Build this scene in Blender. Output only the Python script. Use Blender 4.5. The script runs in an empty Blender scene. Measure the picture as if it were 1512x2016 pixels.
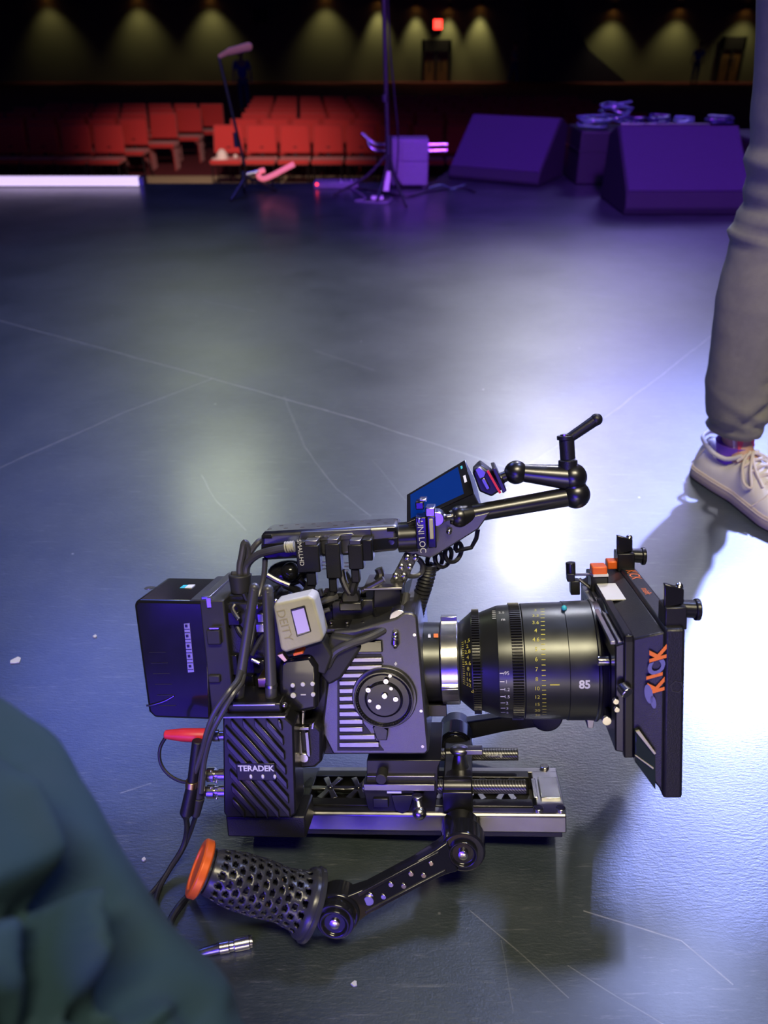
import bpy, bmesh, math, random
from mathutils import Vector as V, Matrix, noise
PI = math.pi
random.seed(7)
sc = bpy.context.scene
COL = sc.collection

# ------------------------------------------------------------------ camera geometry
FPX = 1500.0
H = 0.78                                   # camera height above the stage
PITCH = math.atan((1008 - 60) / FPX)
CAM = V((0, 0, H))
RX = V((1, 0, 0)); FW = V((0, math.cos(PITCH), -math.sin(PITCH))); DN = V((0, -math.sin(PITCH), -math.cos(PITCH)))
def ray(x, y): return (x - 756) * RX + (y - 1008) * DN + FPX * FW
def G(x, y, z=0.0):                        # point on a horizontal plane
    r = ray(x, y); return CAM + r * ((z - H) / r.z)
def W(x, y, Y):                            # point on a vertical plane y = Y
    r = ray(x, y); return CAM + r * (Y / r.y)

# camera rig frame: u along the lens, v away from us, w up; it leans back and nose-up a little
LAT = (164 * RX - 298 * DN + 1500 * FW).normalized()
_d = 459 * RX + 7803 * DN + 1500 * FW
UPV = -(_d - LAT * _d.dot(LAT)).normalized()
LEN = LAT.cross(UPV)
if LEN.x < 0: LEN = -LEN
O = CAM + ray(1115, 1645) * 0.822 / FPX
def T(l): return O + LEN * l[0] + LAT * l[1] + UPV * l[2]
def L(x, y, v):                            # rig coordinates of a measured point lying at lateral depth v
    r = ray(x, y); t = (v - (CAM - O).dot(LAT)) / r.dot(LAT); p = CAM + r * t - O
    return V((p.dot(LEN), v, p.dot(UPV)))
def LW(p):                                 # world point -> rig coordinates
    p = V(p) - O; return V((p.dot(LEN), p.dot(LAT), p.dot(UPV)))
ident = lambda p: V(p)

# ------------------------------------------------------------------ materials
def newmat(name):
    m = bpy.data.materials.new(name); m.use_nodes = True
    return m, m.node_tree.nodes, m.node_tree.links, m.node_tree.nodes['Principled BSDF']
def mat(name, col, rough=.45, metal=0.0, var=.12, scale=60, bump=.0, bscale=400, emit=None, estr=0, coat=0, spec=.5, trans=0, sheen=0):
    m, N, K, b = newmat(name)
    tc = N.new('ShaderNodeTexCoord'); nz = N.new('ShaderNodeTexNoise'); nz.inputs['Scale'].default_value = scale
    nz.inputs['Detail'].default_value = 4
    K.new(tc.outputs['Object'], nz.inputs['Vector'])
    mr = N.new('ShaderNodeMapRange'); mr.inputs['To Min'].default_value = 1 - var; mr.inputs['To Max'].default_value = 1 + var
    K.new(nz.outputs['Fac'], mr.inputs['Value'])
    mx = N.new('ShaderNodeVectorMath'); mx.operation = 'SCALE'; mx.inputs[0].default_value = col[:3]
    K.new(mr.outputs['Result'], mx.inputs['Scale']); K.new(mx.outputs['Vector'], b.inputs['Base Color'])
    rr = N.new('ShaderNodeMapRange'); rr.inputs['To Min'].default_value = max(.03, rough * .85); rr.inputs['To Max'].default_value = min(1, rough * 1.15)
    K.new(nz.outputs['Fac'], rr.inputs['Value']); K.new(rr.outputs['Result'], b.inputs['Roughness'])
    b.inputs['Metallic'].default_value = metal
    b.inputs['Specular IOR Level'].default_value = spec
    b.inputs['Coat Weight'].default_value = coat
    b.inputs['Transmission Weight'].default_value = trans
    if sheen: b.inputs['Sheen Weight'].default_value = sheen
    if bump:
        n2 = N.new('ShaderNodeTexNoise'); n2.inputs['Scale'].default_value = bscale
        K.new(tc.outputs['Object'], n2.inputs['Vector'])
        bp = N.new('ShaderNodeBump'); bp.inputs['Strength'].default_value = bump; bp.inputs['Distance'].default_value = .001
        K.new(n2.outputs['Fac'], bp.inputs['Height']); K.new(bp.outputs['Normal'], b.inputs['Normal'])
    if emit:
        b.inputs['Emission Color'].default_value = (*emit, 1); b.inputs['Emission Strength'].default_value = estr
    return m
M = {}
M['black'] = mat('black_anodised', (.011, .011, .013), .30, .0, spec=.5)
M['blackgloss'] = mat('black_gloss', (.012, .012, .014), .16, .0, coat=.3)
M['plastic'] = mat('black_plastic', (.012, .012, .016), .40, bump=.25, bscale=900)
M['blacksatin'] = mat('black_satin_metal', (.085, .085, .09), .30, .9)
M['gun'] = mat('gunmetal_anodised', (.36, .35, .36), .33, 1.0)
M['midgrey'] = mat('mid_grey_anodised', (.30, .30, .30), .36, 1.0)
M['body'] = mat('grey_body_paint', (.17, .17, .18), .38, .85, bump=.2, bscale=1400)
M['lensm'] = mat('lens_barrel_anodised', (.080, .083, .080), .34, .85, var=.03)
M['silver'] = mat('brushed_silver', (.72, .71, .70), .25, 1.0)
M['steel'] = mat('steel_screw', (.75, .72, .68), .22, 1.0)
M['brass'] = mat('brass', (.75, .55, .25), .3, 1.0)
M['rubber'] = mat('rubber', (.03, .03, .032), .55)
M['cable'] = mat('grey_cable_sheath', (.065, .065, .075), .36, spec=.7)
M['cabled'] = mat('black_cable_sheath', (.018, .018, .022), .42)
M['red'] = mat('red_rubber', (.80, .035, .05), .42)
M['orange'] = mat('orange_anodised', (.95, .16, .02), .35, .15)
M['orangep'] = mat('orange_print', (.95, .22, .03), .5)
M['blueprint'] = mat('violet_print', (.16, .16, .42), .5)
M['white'] = mat('white_print', (.80, .80, .78), .5, var=.03)
M['yellow'] = mat('yellow_print', (.72, .66, .08), .5, var=.03)
M['khaki'] = mat('khaki_plastic', (.52, .50, .40), .40, bump=.2)
M['lcd'] = mat('lcd_glass', (.35, .3, .6), .2, emit=(.42, .30, .85), estr=.55)
M['screen'] = mat('monitor_glass', (.004, .012, .06), .12, emit=(.0, .02, .16), estr=.9)
M['green'] = mat('green_indicator', (.02, .5, .35), .3, emit=(.0, .8, .45), estr=.8)
M['teal'] = mat('teal_sticker', (.05, .55, .60), .4)
M['carbon'] = mat('carbon_fibre', (.08, .08, .08), .3, .6)
M['label'] = mat('violet_label_ink', (.30, .26, .75), .5)
M['grip'] = mat('perforated_grip_resin', (.035, .036, .042), .26, .0)
M['glass'] = mat('smoked_glass', (.02, .03, .03), .08, trans=0, coat=.5)

def carbon_weave(m):
    N, K = m.node_tree.nodes, m.node_tree.links; b = N['Principled BSDF']
    tc = N.new('ShaderNodeTexCoord'); mp = N.new('ShaderNodeMapping'); mp.inputs['Rotation'].default_value = (0, PI / 4, 0)
    w = N.new('ShaderNodeTexWave'); w.inputs['Scale'].default_value = 130
    cr = N.new('ShaderNodeMapRange'); cr.inputs['To Min'].default_value = .03; cr.inputs['To Max'].default_value = .16
    K.new(tc.outputs['Object'], mp.inputs['Vector']); K.new(mp.outputs['Vector'], w.inputs['Vector']); K.new(w.outputs['Fac'], cr.inputs['Value'])
    cc = N.new('ShaderNodeCombineColor')
    for i in range(3): K.new(cr.outputs['Result'], cc.inputs[i])
    K.new(cc.outputs['Color'], b.inputs['Base Color'])
carbon_weave(M['carbon'])

# ------------------------------------------------------------------ mesh builder
class MB:
    def __init__(s, fr=ident): s.v = []; s.f = []; s.fr = fr
    def add(s, vs, fs):
        n = len(s.v); s.v += [V(p) for p in vs]; s.f += [tuple(i + n for i in f) for f in fs]; return s
    def box(s, a, b):
        x0, y0, z0 = a; x1, y1, z1 = b
        p = [(x, y, z) for x in (x0, x1) for y in (y0, y1) for z in (z0, z1)]
        return s.hexa([p[i] for i in (0, 4, 6, 2, 1, 5, 7, 3)])
    def hexa(s, p):                        # 4 bottom + 4 top, same winding
        return s.add(p, [(3, 2, 1, 0), (4, 5, 6, 7), (0, 1, 5, 4), (1, 2, 6, 5), (2, 3, 7, 6), (3, 0, 4, 7)])
    def prism(s, a, b):                    # two matching outlines
        n = len(a)
        return s.add(list(a) + list(b), [tuple(range(n)), tuple(range(2 * n - 1, n - 1, -1))] + [(i, i + n, (i + 1) % n + n, (i + 1) % n) for i in range(n)])
    def lathe(s, o, d, prof, n=32, caps=True, arc=None):
        o = V(o); d = V(d).normalized(); a = d.orthogonal().normalized(); b = d.cross(a)
        k = len(prof); vs = []
        for t, r in prof:
            for i in range(n):
                q = 2 * PI * i / n; vs.append(o + d * t + (a * math.cos(q) + b * math.sin(q)) * r)
        fs = [(j * n + i, j * n + (i + 1) % n, (j + 1) * n + (i + 1) % n, (j + 1) * n + i) for j in range(k - 1) for i in range(n)]
        if caps: fs += [tuple(range(n - 1, -1, -1)), tuple((k - 1) * n + i for i in range(n))]
        return s.add(vs, fs)
    def cyl(s, a, b, r, r2=None, n=24):
        a = V(a); b = V(b); return s.lathe(a, b - a, [(0, r), ((b - a).length, r if r2 is None else r2)], n)
    def ball(s, c, r, n=20, sz=(1, 1, 1)):
        c = V(c); vs = []; m = n // 2
        for j in range(m + 1):
            p = PI * j / m
            for i in range(n):
                q = 2 * PI * i / n
                vs.append(c + V((math.sin(p) * math.cos(q) * sz[0], math.sin(p) * math.sin(q) * sz[1], math.cos(p) * sz[2])) * r)
        return s.add(vs, [(j * n + i, (j + 1) * n + i, (j + 1) * n + (i + 1) % n, j * n + (i + 1) % n) for j in range(m) for i in range(n)])
    def tube(s, pts, r, n=10, sm=6):
        pts = [V(p) for p in pts]
        if sm and len(pts) > 2:
            q = []
            for i in range(len(pts) - 1):
                p0 = pts[max(0, i - 1)]; p1 = pts[i]; p2 = pts[i + 1]; p3 = pts[min(len(pts) - 1, i + 2)]
                for k in range(sm):
                    t = k / sm
                    q.append(.5 * ((2 * p1) + (p2 - p0) * t + (2 * p0 - 5 * p1 + 4 * p2 - p3) * t * t + (3 * p1 - p0 - 3 * p2 + p3) * t ** 3))
            q.append(pts[-1]); pts = q
        k = len(pts); up = None; vs = []
        for i, p in enumerate(pts):
            t = (pts[min(k - 1, i + 1)] - pts[max(0, i - 1)]).normalized()
            if up is None: up = t.orthogonal().normalized()
            up = (up - t * up.dot(t)).normalized(); b = t.cross(up)
            rr = r(i / (k - 1)) if callable(r) else r
            for j in range(n):
                a = 2 * PI * j / n; vs.append(p + (up * math.cos(a) + b * math.sin(a)) * rr)
        fs = [(i * n + j, i * n + (j + 1) % n, (i + 1) * n + (j + 1) % n, (i + 1) * n + j) for i in range(k - 1) for j in range(n)]
        fs += [tuple(range(n - 1, -1, -1)), tuple((k - 1) * n + i for i in range(n))]
        return s.add(vs, fs)
    def loft(s, rings, caps=True):
        n = len(rings[0]); k = len(rings); vs = [p for r in rings for p in r]
        fs = [(j * n + i, j * n + (i + 1) % n, (j + 1) * n + (i + 1) % n, (j + 1) * n + i) for j in range(k - 1) for i in range(n)]
        if caps: fs += [tuple(range(n - 1, -1, -1)), tuple((k - 1) * n + i for i in range(n))]
        return s.add(vs, fs)
    def text(s, txt, size, fn, bold=0.0):   # fn maps the flat letter (x, y) to a point
        c = bpy.data.curves.new('t', 'FONT'); c.body = txt; c.size = size; c.align_x = 'CENTER'; c.align_y = 'CENTER'; c.resolution_u = 3; c.offset = bold * size
        o = bpy.data.objects.new('t', c); COL.objects.link(o)
        dg = bpy.context.evaluated_depsgraph_get(); me = o.evaluated_get(dg).to_mesh()
        vs = [fn(v.co.x, v.co.y) for v in me.vertices]; fs = [tuple(p.vertices) for p in me.polygons]
        s.add(vs, fs); o.evaluated_get(dg).to_mesh_clear()
        bpy.data.objects.remove(o); bpy.data.curves.remove(c)
        return s
    def build(s, name, m, parent=None, bevel=0, seg=2, ang=.6, origin=None, sub=0):
        base = root_loc(parent) if parent is not None else V(origin if origin is not None else (0, 0, 0))
        me = bpy.data.meshes.new(name)
        me.from_pydata([tuple(s.fr(p) - base) for p in s.v], [], s.f)
        bm = bmesh.new(); bm.from_mesh(me); bmesh.ops.recalc_face_normals(bm, faces=bm.faces)
        bm.to_mesh(me); bm.free()
        me.materials.append(M[m] if isinstance(m, str) else m)
        me.shade_smooth(); me.set_sharp_from_angle(angle=ang)
        o = bpy.data.objects.new(name, me); COL.objects.link(o)
        if parent is not None: o.parent = parent
        else: o.location = base
        if bevel:
            md = o.modifiers.new('bevel', 'BEVEL'); md.width = bevel; md.segments = seg; md.limit_method = 'ANGLE'; md.angle_limit = .7
        if sub:
            md = o.modifiers.new('sub', 'SUBSURF'); md.levels = sub; md.render_levels = sub
        return o
def root_loc(o):
    while o.parent is not None: o = o.parent
    return V(o.location)
def tag(o, label=None, cat=None, group=None, kind=None):
    if label: o['label'] = label
    if cat: o['category'] = cat
    if group: o['group'] = group
    if kind: o['kind'] = kind
    return o
def thing(name, label, cat, loc=(0, 0, 0), group=None):
    o = bpy.data.objects.new(name, None); COL.objects.link(o); o.location = loc; o.empty_display_size = .05
    return tag(o, label, cat, group)
def lab(o, s): o['label'] = s; return o
def copy_tree(o, parent=None):
    c = o.copy(); COL.objects.link(c); c.parent = parent
    for ch in list(o.children): copy_tree(ch, c)
    return c
# ================================================================== the cinema camera rig
RIG = thing('cinema_camera_rig', 'black cinema camera rig with long lens and matte box lying on the stage floor', 'camera', T((-.2, .05, 0)))
RM = lambda: MB(T)
def pb(mb, x0, y0, x1, y1, v0, v1):
    a = L(x0, y1, v0); b = L(x1, y0, v0); return mb.box((a.x, v0, a.z), (b.x, v1, b.z))
def pp(mb, pts, v0, v1, inset=0):
    a = [L(x, y, v0) for x, y in pts]; b = [V((p.x, v1, p.z)) for p in a]; return mb.prism(a, b)
def pc(mb, x, y, r, v0, v1, r2=None, n=32):   # disc whose axis runs across the rig, radius in metres
    c = L(x, y, v0); return mb.cyl(c, (c.x, v1, c.z), r, r2, n)
def pt(mb, pts, r, n=10, sm=6): return mb.tube([L(*p) for p in pts], r, n, sm)
def screw(mb, x, y, v, r=.0022, h=.0012): return pc(mb, x, y, r, v - h, v + .001, n=14)
def part(name, m, mb, parent=None, bevel=.0008, **k): return mb.build(name, m, parent or RIG, bevel=bevel, **k)
def ptext(mb, txt, x, y, v, size, rot=0, sx=1, shear=0, bold=0.0):
    c = L(x, y, v); cr, sr = math.cos(rot), math.sin(rot)
    def fn(a, b):
        a = a * sx + b * shear
        return V((c.x + a * cr - b * sr, v - .0004, c.z + a * sr + b * cr))
    return mb.text(txt, size, fn, bold)

# ---- bridge plate (dovetail) -----------------------------------------------------
b = RM(); a0 = L(492, 1640, 0); a1 = L(1115, 1604, 0); w0 = L(1115, 1640, 0).z; w1 = a1.z; ux0 = L(600, 1640, 0).x; ux1 = a1.x
for q_ in (0, 1):
    sec_ = [(0, w0), (0, w1 - .003), (.003, w1), (.013, w1), (.013, w0)]; sec_ = [(.1 - v_ if q_ else v_, z_) for v_, z_ in sec_]
    b.prism([(ux0, v_, z_) for v_, z_ in sec_], [(ux1, v_, z_) for v_, z_ in sec_])
b.box((ux1 - .03, .010, w0), (ux1, .09, w1 - .0002))
plate = part('bridge_plate', 'gun', b, bevel=.0012); lab(plate, 'gunmetal dovetail bridge plate with skeletonised top')
b = RM(); b.box((ux0, .013, w0 + .001), (ux1 - .034, .027, w1 + .0015)); b.box((ux0, .073, w0 + .001), (ux1 - .034, .087, w1 + .0015))
part('rail', 'blacksatin', b, plate)
# skeletonised web: star shaped struts
b = RM(); wz = w1 + .001
n = 9
for i in range(n):
    cx = ux0 - .012 + i * .034
    if cx > ux1 - .03: break
    b.cyl((cx, .05, wz - .003), (cx, .05, wz), .0065, n=16)
    for k in range(6):
        q = PI / 3 * k; e = V((cx + math.cos(q) * .018, .05 + math.sin(q) * .0255, 0)); c0 = V((cx, .05, 0)); pr = V((-math.sin(q), math.cos(q), 0)) * .0026
        b.prism([V((p.x, p.y, wz - .003)) for p in (c0 - pr, e - pr * 1.5, e + pr * 1.5, c0 + pr)], [V((p.x, p.y, wz)) for p in (c0 - pr, e - pr * 1.5, e + pr * 1.5, c0 + pr)])
part('skeleton_web', 'gun', b, plate)
b = RM()
for i in range(n):
    cx = ux0 - .012 + i * .034
    if cx < ux1 - .03: b.cyl((cx, .05, wz), (cx, .05, wz + .0012), .0028, n=12)
part('screw', 'steel', b, plate)
for (x, y) in ((1060, 1597), (1104, 1600), (1072, 1520)):
    b = RM(); c = LW(T(L(x, y, .008 if y > 1550 else .095))); b.cyl((c.x, c.y, w1 - .001), (c.x, c.y, w1 + .0035), .0055, n=18); part('screw', 'steel', b, plate, bevel=.0006)
b = RM(); b.box((ux1 - .024, .028, w1 - .001), (ux1 - .002, .072, w1 + .003)); b.box((ux1 - .032, .03, w1 - .001), (ux1 - .027, .07, w1 + .002)); part('end_stop', 'silver', b, plate)
b = RM(); b.box((a0.x, .004, w0 - .008), (ux1 - .004, .096, w0 + .0005)); b.box((a0.x, .006, w0), (ux0 + .001, .094, w1 + .001))
lab(part('base_block', 'plastic', b, plate), 'black underside block')

# ---- riser and rods ---------------------------------------------------------------
b = RM()
pp(b, [(722, 1497), (868, 1497), (862, 1512), (862, 1550), (856, 1600), (842, 1606), (742, 1606), (724, 1592), (716, 1556), (722, 1530)], .004, .094)
riser = part('riser_block', 'black', b); lab(riser, 'black riser clamp under the camera body')
b = RM(); pb(b, 716, 1545, 856, 1557, -.003, .02); pb(b, 728, 1503, 862, 1513, .03, .05); pb(b, 722, 1528, 856, 1531, .0, .02)
part('rail', 'gun', b, riser)
b = RM(); pb(b, 735, 1573, 764, 1590, .0, .01); pp(b, [(770, 1566), (815, 1566), (806, 1596), (792, 1602), (778, 1596)], .0, .01); part('clamp_plate', 'blacksatin', b, riser)
b = RM(); pb(b, 762, 1557, 790, 1562, -.0005, .006); part('maker_label', 'white', b, riser, bevel=0)
b = RM(); pc(b, 750, 1535, .006, -.012, .01); part('knob', 'rubber', b, riser)
b = RM(); c = L(826, 1600, -.012); d = L(822, 1572, -.004); b.cyl(d, c, .0042, .006); b.ball(c, .0078); b.cyl(d, d + V((0, 0, .004)), .006); part('clamp_lever', 'silver', b, riser)
for k, (x0, x1, y, v) in enumerate(((716, 1036, 1549, .012), (846, 1020, 1485, .088))):
    c0 = L(x0, y, v); c1 = L(x1, y, v); z = c1.z
    b = RM(); b.lathe((c0.x, v, z), (1, 0, 0), [(0, .0073), (0, .0075), (c1.x - c0.x - .001, .0075), (c1.x - c0.x, .0068)], 28)
    part('rod', 'carbon', b, bevel=0)
    if k: b2 = RM(); ptext(b2, 'SmallRig', 972, 1486, .079, .006); part('maker_label', 'white', b2, bevel=0)

# ---- handle bracket on the rods ---------------------------------------------------
b = RM()
cn = L(903, 1549, .012); cf = L(903, 1485, .088); uu0 = L(872, 1549, .004).x; uu1 = L(930, 1549, .004).x
for c, vv in ((cn, .012), (cf, .088)):
    b.lathe((uu0, vv, c.z), (1, 0, 0), [(0, .0115), (uu1 - uu0, .0115)], 24)
b.box((uu0, .012, cn.z - .004), (uu1, .088, cn.z + .003))
pb(b, 872, 1560, 930, 1600, -.004, .02)
b.box((uu0, .08, cf.z - .002), (uu1, .108, cf.z + .012))
brk = part('rod_clamp', 'blacksatin', b, bevel=.0015); lab(brk, 'gunmetal clamp bridging the two rods')
b = RM(); c = L(905, 1480, .05); b.lathe(c + V((0, 0, -.03)), (0, 0, 1), [(0, .012), (.016, .009), (.03, .006)], 20); b.ball(c + V((0, 0, .002)), .0095, sz=(1.2, 1, .6)); b.box((c.x, c.y - .006, c.z - .001), (c.x + .026, c.y + .006, c.z + .005)); part('clamp_lever', 'gun', b, brk)
b = RM(); c = L(897, 1462, .112); b.cyl((c.x, .100, c.z), (c.x, .134, c.z), .021, n=36); b.cyl((c.x, .097, c.z), (c.x, .101, c.z), .018, n=36); part('rosette', 'blackgloss', b, brk, bevel=.002)
b = RM(); p0 = V((c.x, .145, c.z)); p1 = LW(G(1075, 1405, .05))
def bar(b, p0, p1, wd, th, upv=V((0, 0, 1)), r=0):
    d = (p1 - p0).normalized(); u = (upv - d * upv.dot(d)).normalized(); s = d.cross(u)
    e = lambda p, w: [p + u * w + s * th, p - u * w + s * th, p - u * w - s * th, p + u * w - s * th]
    return b.loft([e(p0, wd), e(p0.lerp(p1, .5), wd * .8), e(p1, wd * 1.0)])
bar(b, p0, p1, .013, .008); b.cyl(p0 - V((0, .012, 0)), p0 + V((0, .012, 0)), .02, n=36); b.cyl(p1 - V((0, .01, 0)), p1 + V((0, .01, 0)), .02, n=30)
far_arm = part('handle_arm', 'plastic', b, bevel=.002); lab(far_arm, 'black extension arm reaching out behind the lens')

# near rosette, arm and grip
b = RM(); c = L(908, 1626, -.006)
b.cyl((c.x, -.006, c.z), (c.x, -.03, c.z), .0215, n=40); b.cyl((c.x, -.004, c.z), (c.x, .004, c.z), .017, n=36)
part('rosette', 'blackgloss', b, brk, bevel=.002)
E0 = L(912, 1664, -.05); E0w = T(E0); E1w = G(664, 1796, .046)
E1 = LW(E1w)
ax = V((0, 1, 0)); 
b = RM(); 
b.cyl(E0 + ax * .016, E0 - ax * .012, .0225, n=40); b.cyl(E0 + ax * .022, E0 + ax * .014, .018, n=36)
arm = part('handle_arm', 'blackgloss', b, bevel=.002); lab(arm, 'black ribbed extension arm in front of the plate')
b = RM(); dirv = (E1 - E0).normalized(); sd = dirv.cross(ax).normalized(); up2 = sd
def sec(p, w, th): return [p + up2 * w + ax * th, p - up2 * w + ax * th, p - up2 * w - ax * th, p + up2 * w - ax * th]
p_a = E0 + dirv * .012; p_b = E1 - dirv * .012
b.loft([sec(p_a, .017, .010), sec(p_a.lerp(p_b, .12), .0145, .009), sec(p_a.lerp(p_b, .35), .0125, .0075), sec(p_a.lerp(p_b, .8), .0125, .0075), sec(p_b, .016, .009)])
part('arm_bar', 'blackgloss', b, arm, bevel=.0015)
b = RM()
for q in (-1, 1):
    b.loft([[p + up2 * q * .0105 - ax * (th + o) + up2 * w for (w, o) in ((-.0018, -.002), (-.0018, .0012), (.0018, .0012), (.0018, -.002))] for p, th in ((p_a.lerp(p_b, .1), .009), (p_a.lerp(p_b, .35), .0078), (p_a.lerp(p_b, .86), .0078))])
part('rib', 'blacksatin', b, arm, bevel=.0005)
for k in range(7):
    p = p_a.lerp(p_b, .2 + .095 * k) - ax * .0078 + up2 * (.004 if k % 2 else -.004)
    b = RM(); b.cyl(p + ax * .001, p - ax * .0012, .0027, n=14); part('screw', 'steel', b, arm, bevel=.0004)
b = RM(); p = p_a.lerp(p_b, .80) - ax * .0078; b.cyl(p + ax * .002, p - ax * .0014, .0052, n=20); part('cap_screw', 'gun', b, arm, bevel=.0004)
b = RM(); p = E0 - ax * .012; b.lathe(p, -ax, [(0, .0145), (.0045, .0145), (.0045, .0125), (.0015, .0115), (.0015, .0)], 36, caps=False); part('thumb_ring', 'blackgloss', b, arm)
b = RM(); b.lathe(p - ax * .001, -ax, [(0, .0052), (.004, .0052), (.005, .003), (.005, 0.0001)], 20); part('bolt', 'steel', b, arm, bevel=.0003)
# lower joint
E2 = E1
b = RM(); b.cyl(E2 + ax * .02, E2 - ax * .004, .0225, n=40); jn = part('grip_joint', 'blackgloss', b, bevel=.002); lab(jn, 'black rosette joint holding the grip')
E2b = LW(G(660, 1806, .034)) ; d2 = (E2 - ax * .004)
b = RM(); b.cyl(d2 + ax * .002, d2 - ax * .010, .019, n=40); b.lathe(d2 - ax * .010, -ax, [(0, .0150), (.004, .0150), (.004, .0120), (.001, .0110), (.001, 0)], 36, caps=False); part('thumb_ring', 'blackgloss', b, jn, bevel=.001)
b = RM(); b.lathe(d2 - ax * .009, -ax, [(0, .0052), (.004, .0052), (.005, .003), (.005, 0.0001)], 20); part('bolt', 'steel', b, jn, bevel=.0003)
# perforated grip, in world space: axis just above the floor
Wb = lambda: MB(ident)
ga = G(610, 1779, .038); gb = G(398, 1711, .088)
gd = (gb - ga).normalized(); gl = (gb - ga).length
gu = V((0, 0, 1)); gu = (gu - gd * gu.dot(gd)).normalized(); gs = gd.cross(gu)
prof = [(0, .0345), (.006, .0335), (.012, .0285), (.03, .0255), (gl * .45, .0270), (gl * .7, .0265), (gl * .85, .0235), (gl * .94, .0215)]
def prad(t):
    for (t0, r0), (t1, r1) in zip(prof, prof[1:]):
        if t <= t1: return r0 + (r1 - r0) * (t - t0) / (t1 - t0)
    return prof[-1][1]
b = Wb(); nt, na = 64, 96; vs = []; fs = []
for i in range(nt + 1):
    t = gl * .94 * i / nt
    for j in range(na):
        q = 2 * PI * (j + (.5 if i % 2 else 0)) / na; r = prad(t); vs.append(ga + gd * t + (gu * math.cos(q) + gs * math.sin(q)) * r)
hole = set()
nc = 16
def in_hole(t, q):
    if t < .008 or t > gl * .9: return False
    row = (t - .008) / .0085; ir = int(row); ph = q / (2 * PI) * nc + (.5 if ir % 2 else 0)
    a = (ph - math.floor(ph) - .5) * 2 * PI * prad(t) / nc; c = (row - ir - .5) * .0085
    return a * a + c * c * 1.1 < .0031 ** 2
for i in range(nt):
    for j in range(na):
        t = gl * .94 * (i + .5) / nt; q = 2 * PI * (j + .75) / na
        if in_hole(t, q % (2 * PI)): continue
        fs.append((i * na + j, i * na + (j + 1) % na, (i + 1) * na + (j + 1) % na, (i + 1) * na + j))
b.add(vs, fs)
grip = b.build('hand_grip', 'grip', RIG); lab(grip, 'black perforated hand grip with an orange end cap')
md = grip.modifiers.new('wall', 'SOLIDIFY'); md.thickness = .0022; md.offset = -1
b = Wb(); b.lathe(ga + gd * .004, gd, [(0, .012), (gl * .9, .012)], 20); b.build('core', 'blacksatin', grip)
b = Wb(); b.lathe(ga - gd * .004, gd, [(0, .0345), (0, .036), (.004, .036), (.006, .0345)], 48); b.build('flange', 'grip', grip, bevel=.0006)
b = Wb()
for k in range(10):
    q = 2 * PI * k / 10; p = ga + gd * (gl * (.25 + .06 * (k % 5))) + (gu * math.cos(q) + gs * math.sin(q)) * .0128; b.ball(p, .0022, 10)
b.build('bead', 'brass', grip)
b = Wb(); b.lathe(ga + gd * gl * .935, gd, [(0, .019), (gl * .02, .021), (gl * .02 + .003, .024)], 36); b.build('collar', 'silver', grip)
cd = gd
b = Wb(); b.lathe(ga + gd * (gl * .955 + .002), cd, [(0, .0255), (.0015, .0275), (.008, .0275), (.0098, .0255), (.0098, .021), (.0078, .020), (.0078, 0.0001)], 48); b.build('end_cap', 'orange', grip, bevel=.0005)

# ---- camera body ------------------------------------------------------------------
VB0, VB1 = -.006, .126
b = RM()
pp(b, [(655, 1243), (700, 1240), (780, 1216), (796, 1205), (812, 1206), (822, 1215), (845, 1478), (838, 1486), (655, 1486), (632, 1440)], VB0, VB1)
body = part('camera_body', 'body', b, bevel=.0025); lab(body, 'grey metal camera body with cooling vents')
b = RM(); pp(b, [(556, 1262), (660, 1250), (664, 1300), (664, 1486), (590, 1486), (556, 1420)], .004, VB1 - .006); part('rear_housing', 'plastic', b, body, bevel=.002)
b = RM(); pb(b, 662, 1262, 752, 1286, VB0 - .003, VB0 + .006); part('side_cover', 'blackgloss', b, body, bevel=.0012)
for k in range(12):                                  # cooling fins: bright ribs between dark slots
    y = 1295 + k * 15.2; x1 = 752 if k < 3 else (714 if k < 10 else 738 + (k - 10) * 8)
    b = RM(); pb(b, 668, y, x1, y + 9.5, VB0 - .0032, VB0 + .002); part('vent_fin', 'gun', b, body, bevel=.0006)
b = RM(); pp(b, [(664, 1288), (750, 1288), (755, 1305), (740, 1318), (716, 1330), (712, 1420), (756, 1478), (664, 1478)], VB0 - .0008, VB0 + .001); part('vent_recess', 'rubber', b, body, bevel=0)
# side rosette
b = RM(); c = L(757, 1371, VB0)
def disc(b, c, r, v0, v1, n=48): return b.cyl((c.x, v0, c.z), (c.x, v1, c.z), r, n=n)
disc(b, c, .0345, VB0 - .004, VB0 + .002); part('rosette_flange', 'body', b, body, bevel=.001)
b = RM(); b.lathe((c.x, VB0 - .004, c.z), (0, -1, 0), [(0, .0315), (.006, .0315), (.006, .0295), (.003, .027), (.003, .020), (.005, .018), (.005, .0001)], 56, caps=False)
for k in range(60):
    q = 2 * PI * k / 60; m0 = V((c.x + math.cos(q) * .0285, VB0 - .0085, c.z + math.sin(q) * .0285)); b.ball(m0, .0011, 6)
ros = part('side_rosette', 'blackgloss', b, body, bevel=.0004); lab(ros, 'round black accessory rosette with screws')
for k, (x, y) in enumerate(((760, 1341), (725, 1358), (779, 1376), (745, 1391), (770, 1355), (728, 1379), (768, 1330))):
    b = RM(); cc = L(x, y, VB0 - .009); b.lathe(cc, (0, -1, 0), [(0, .0026 if k < 4 else .0018), (.0012, .0026 if k < 4 else .0018), (.0012, .001), (.0004, .0008), (.0004, .0001)], 14, caps=False); part('screw', 'steel', b, ros, bevel=0)
b = RM(); pc(b, 757, 1371, .0035, VB0 - .011, VB0 - .005); part('centre_pin', 'silver', b, ros)
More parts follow.
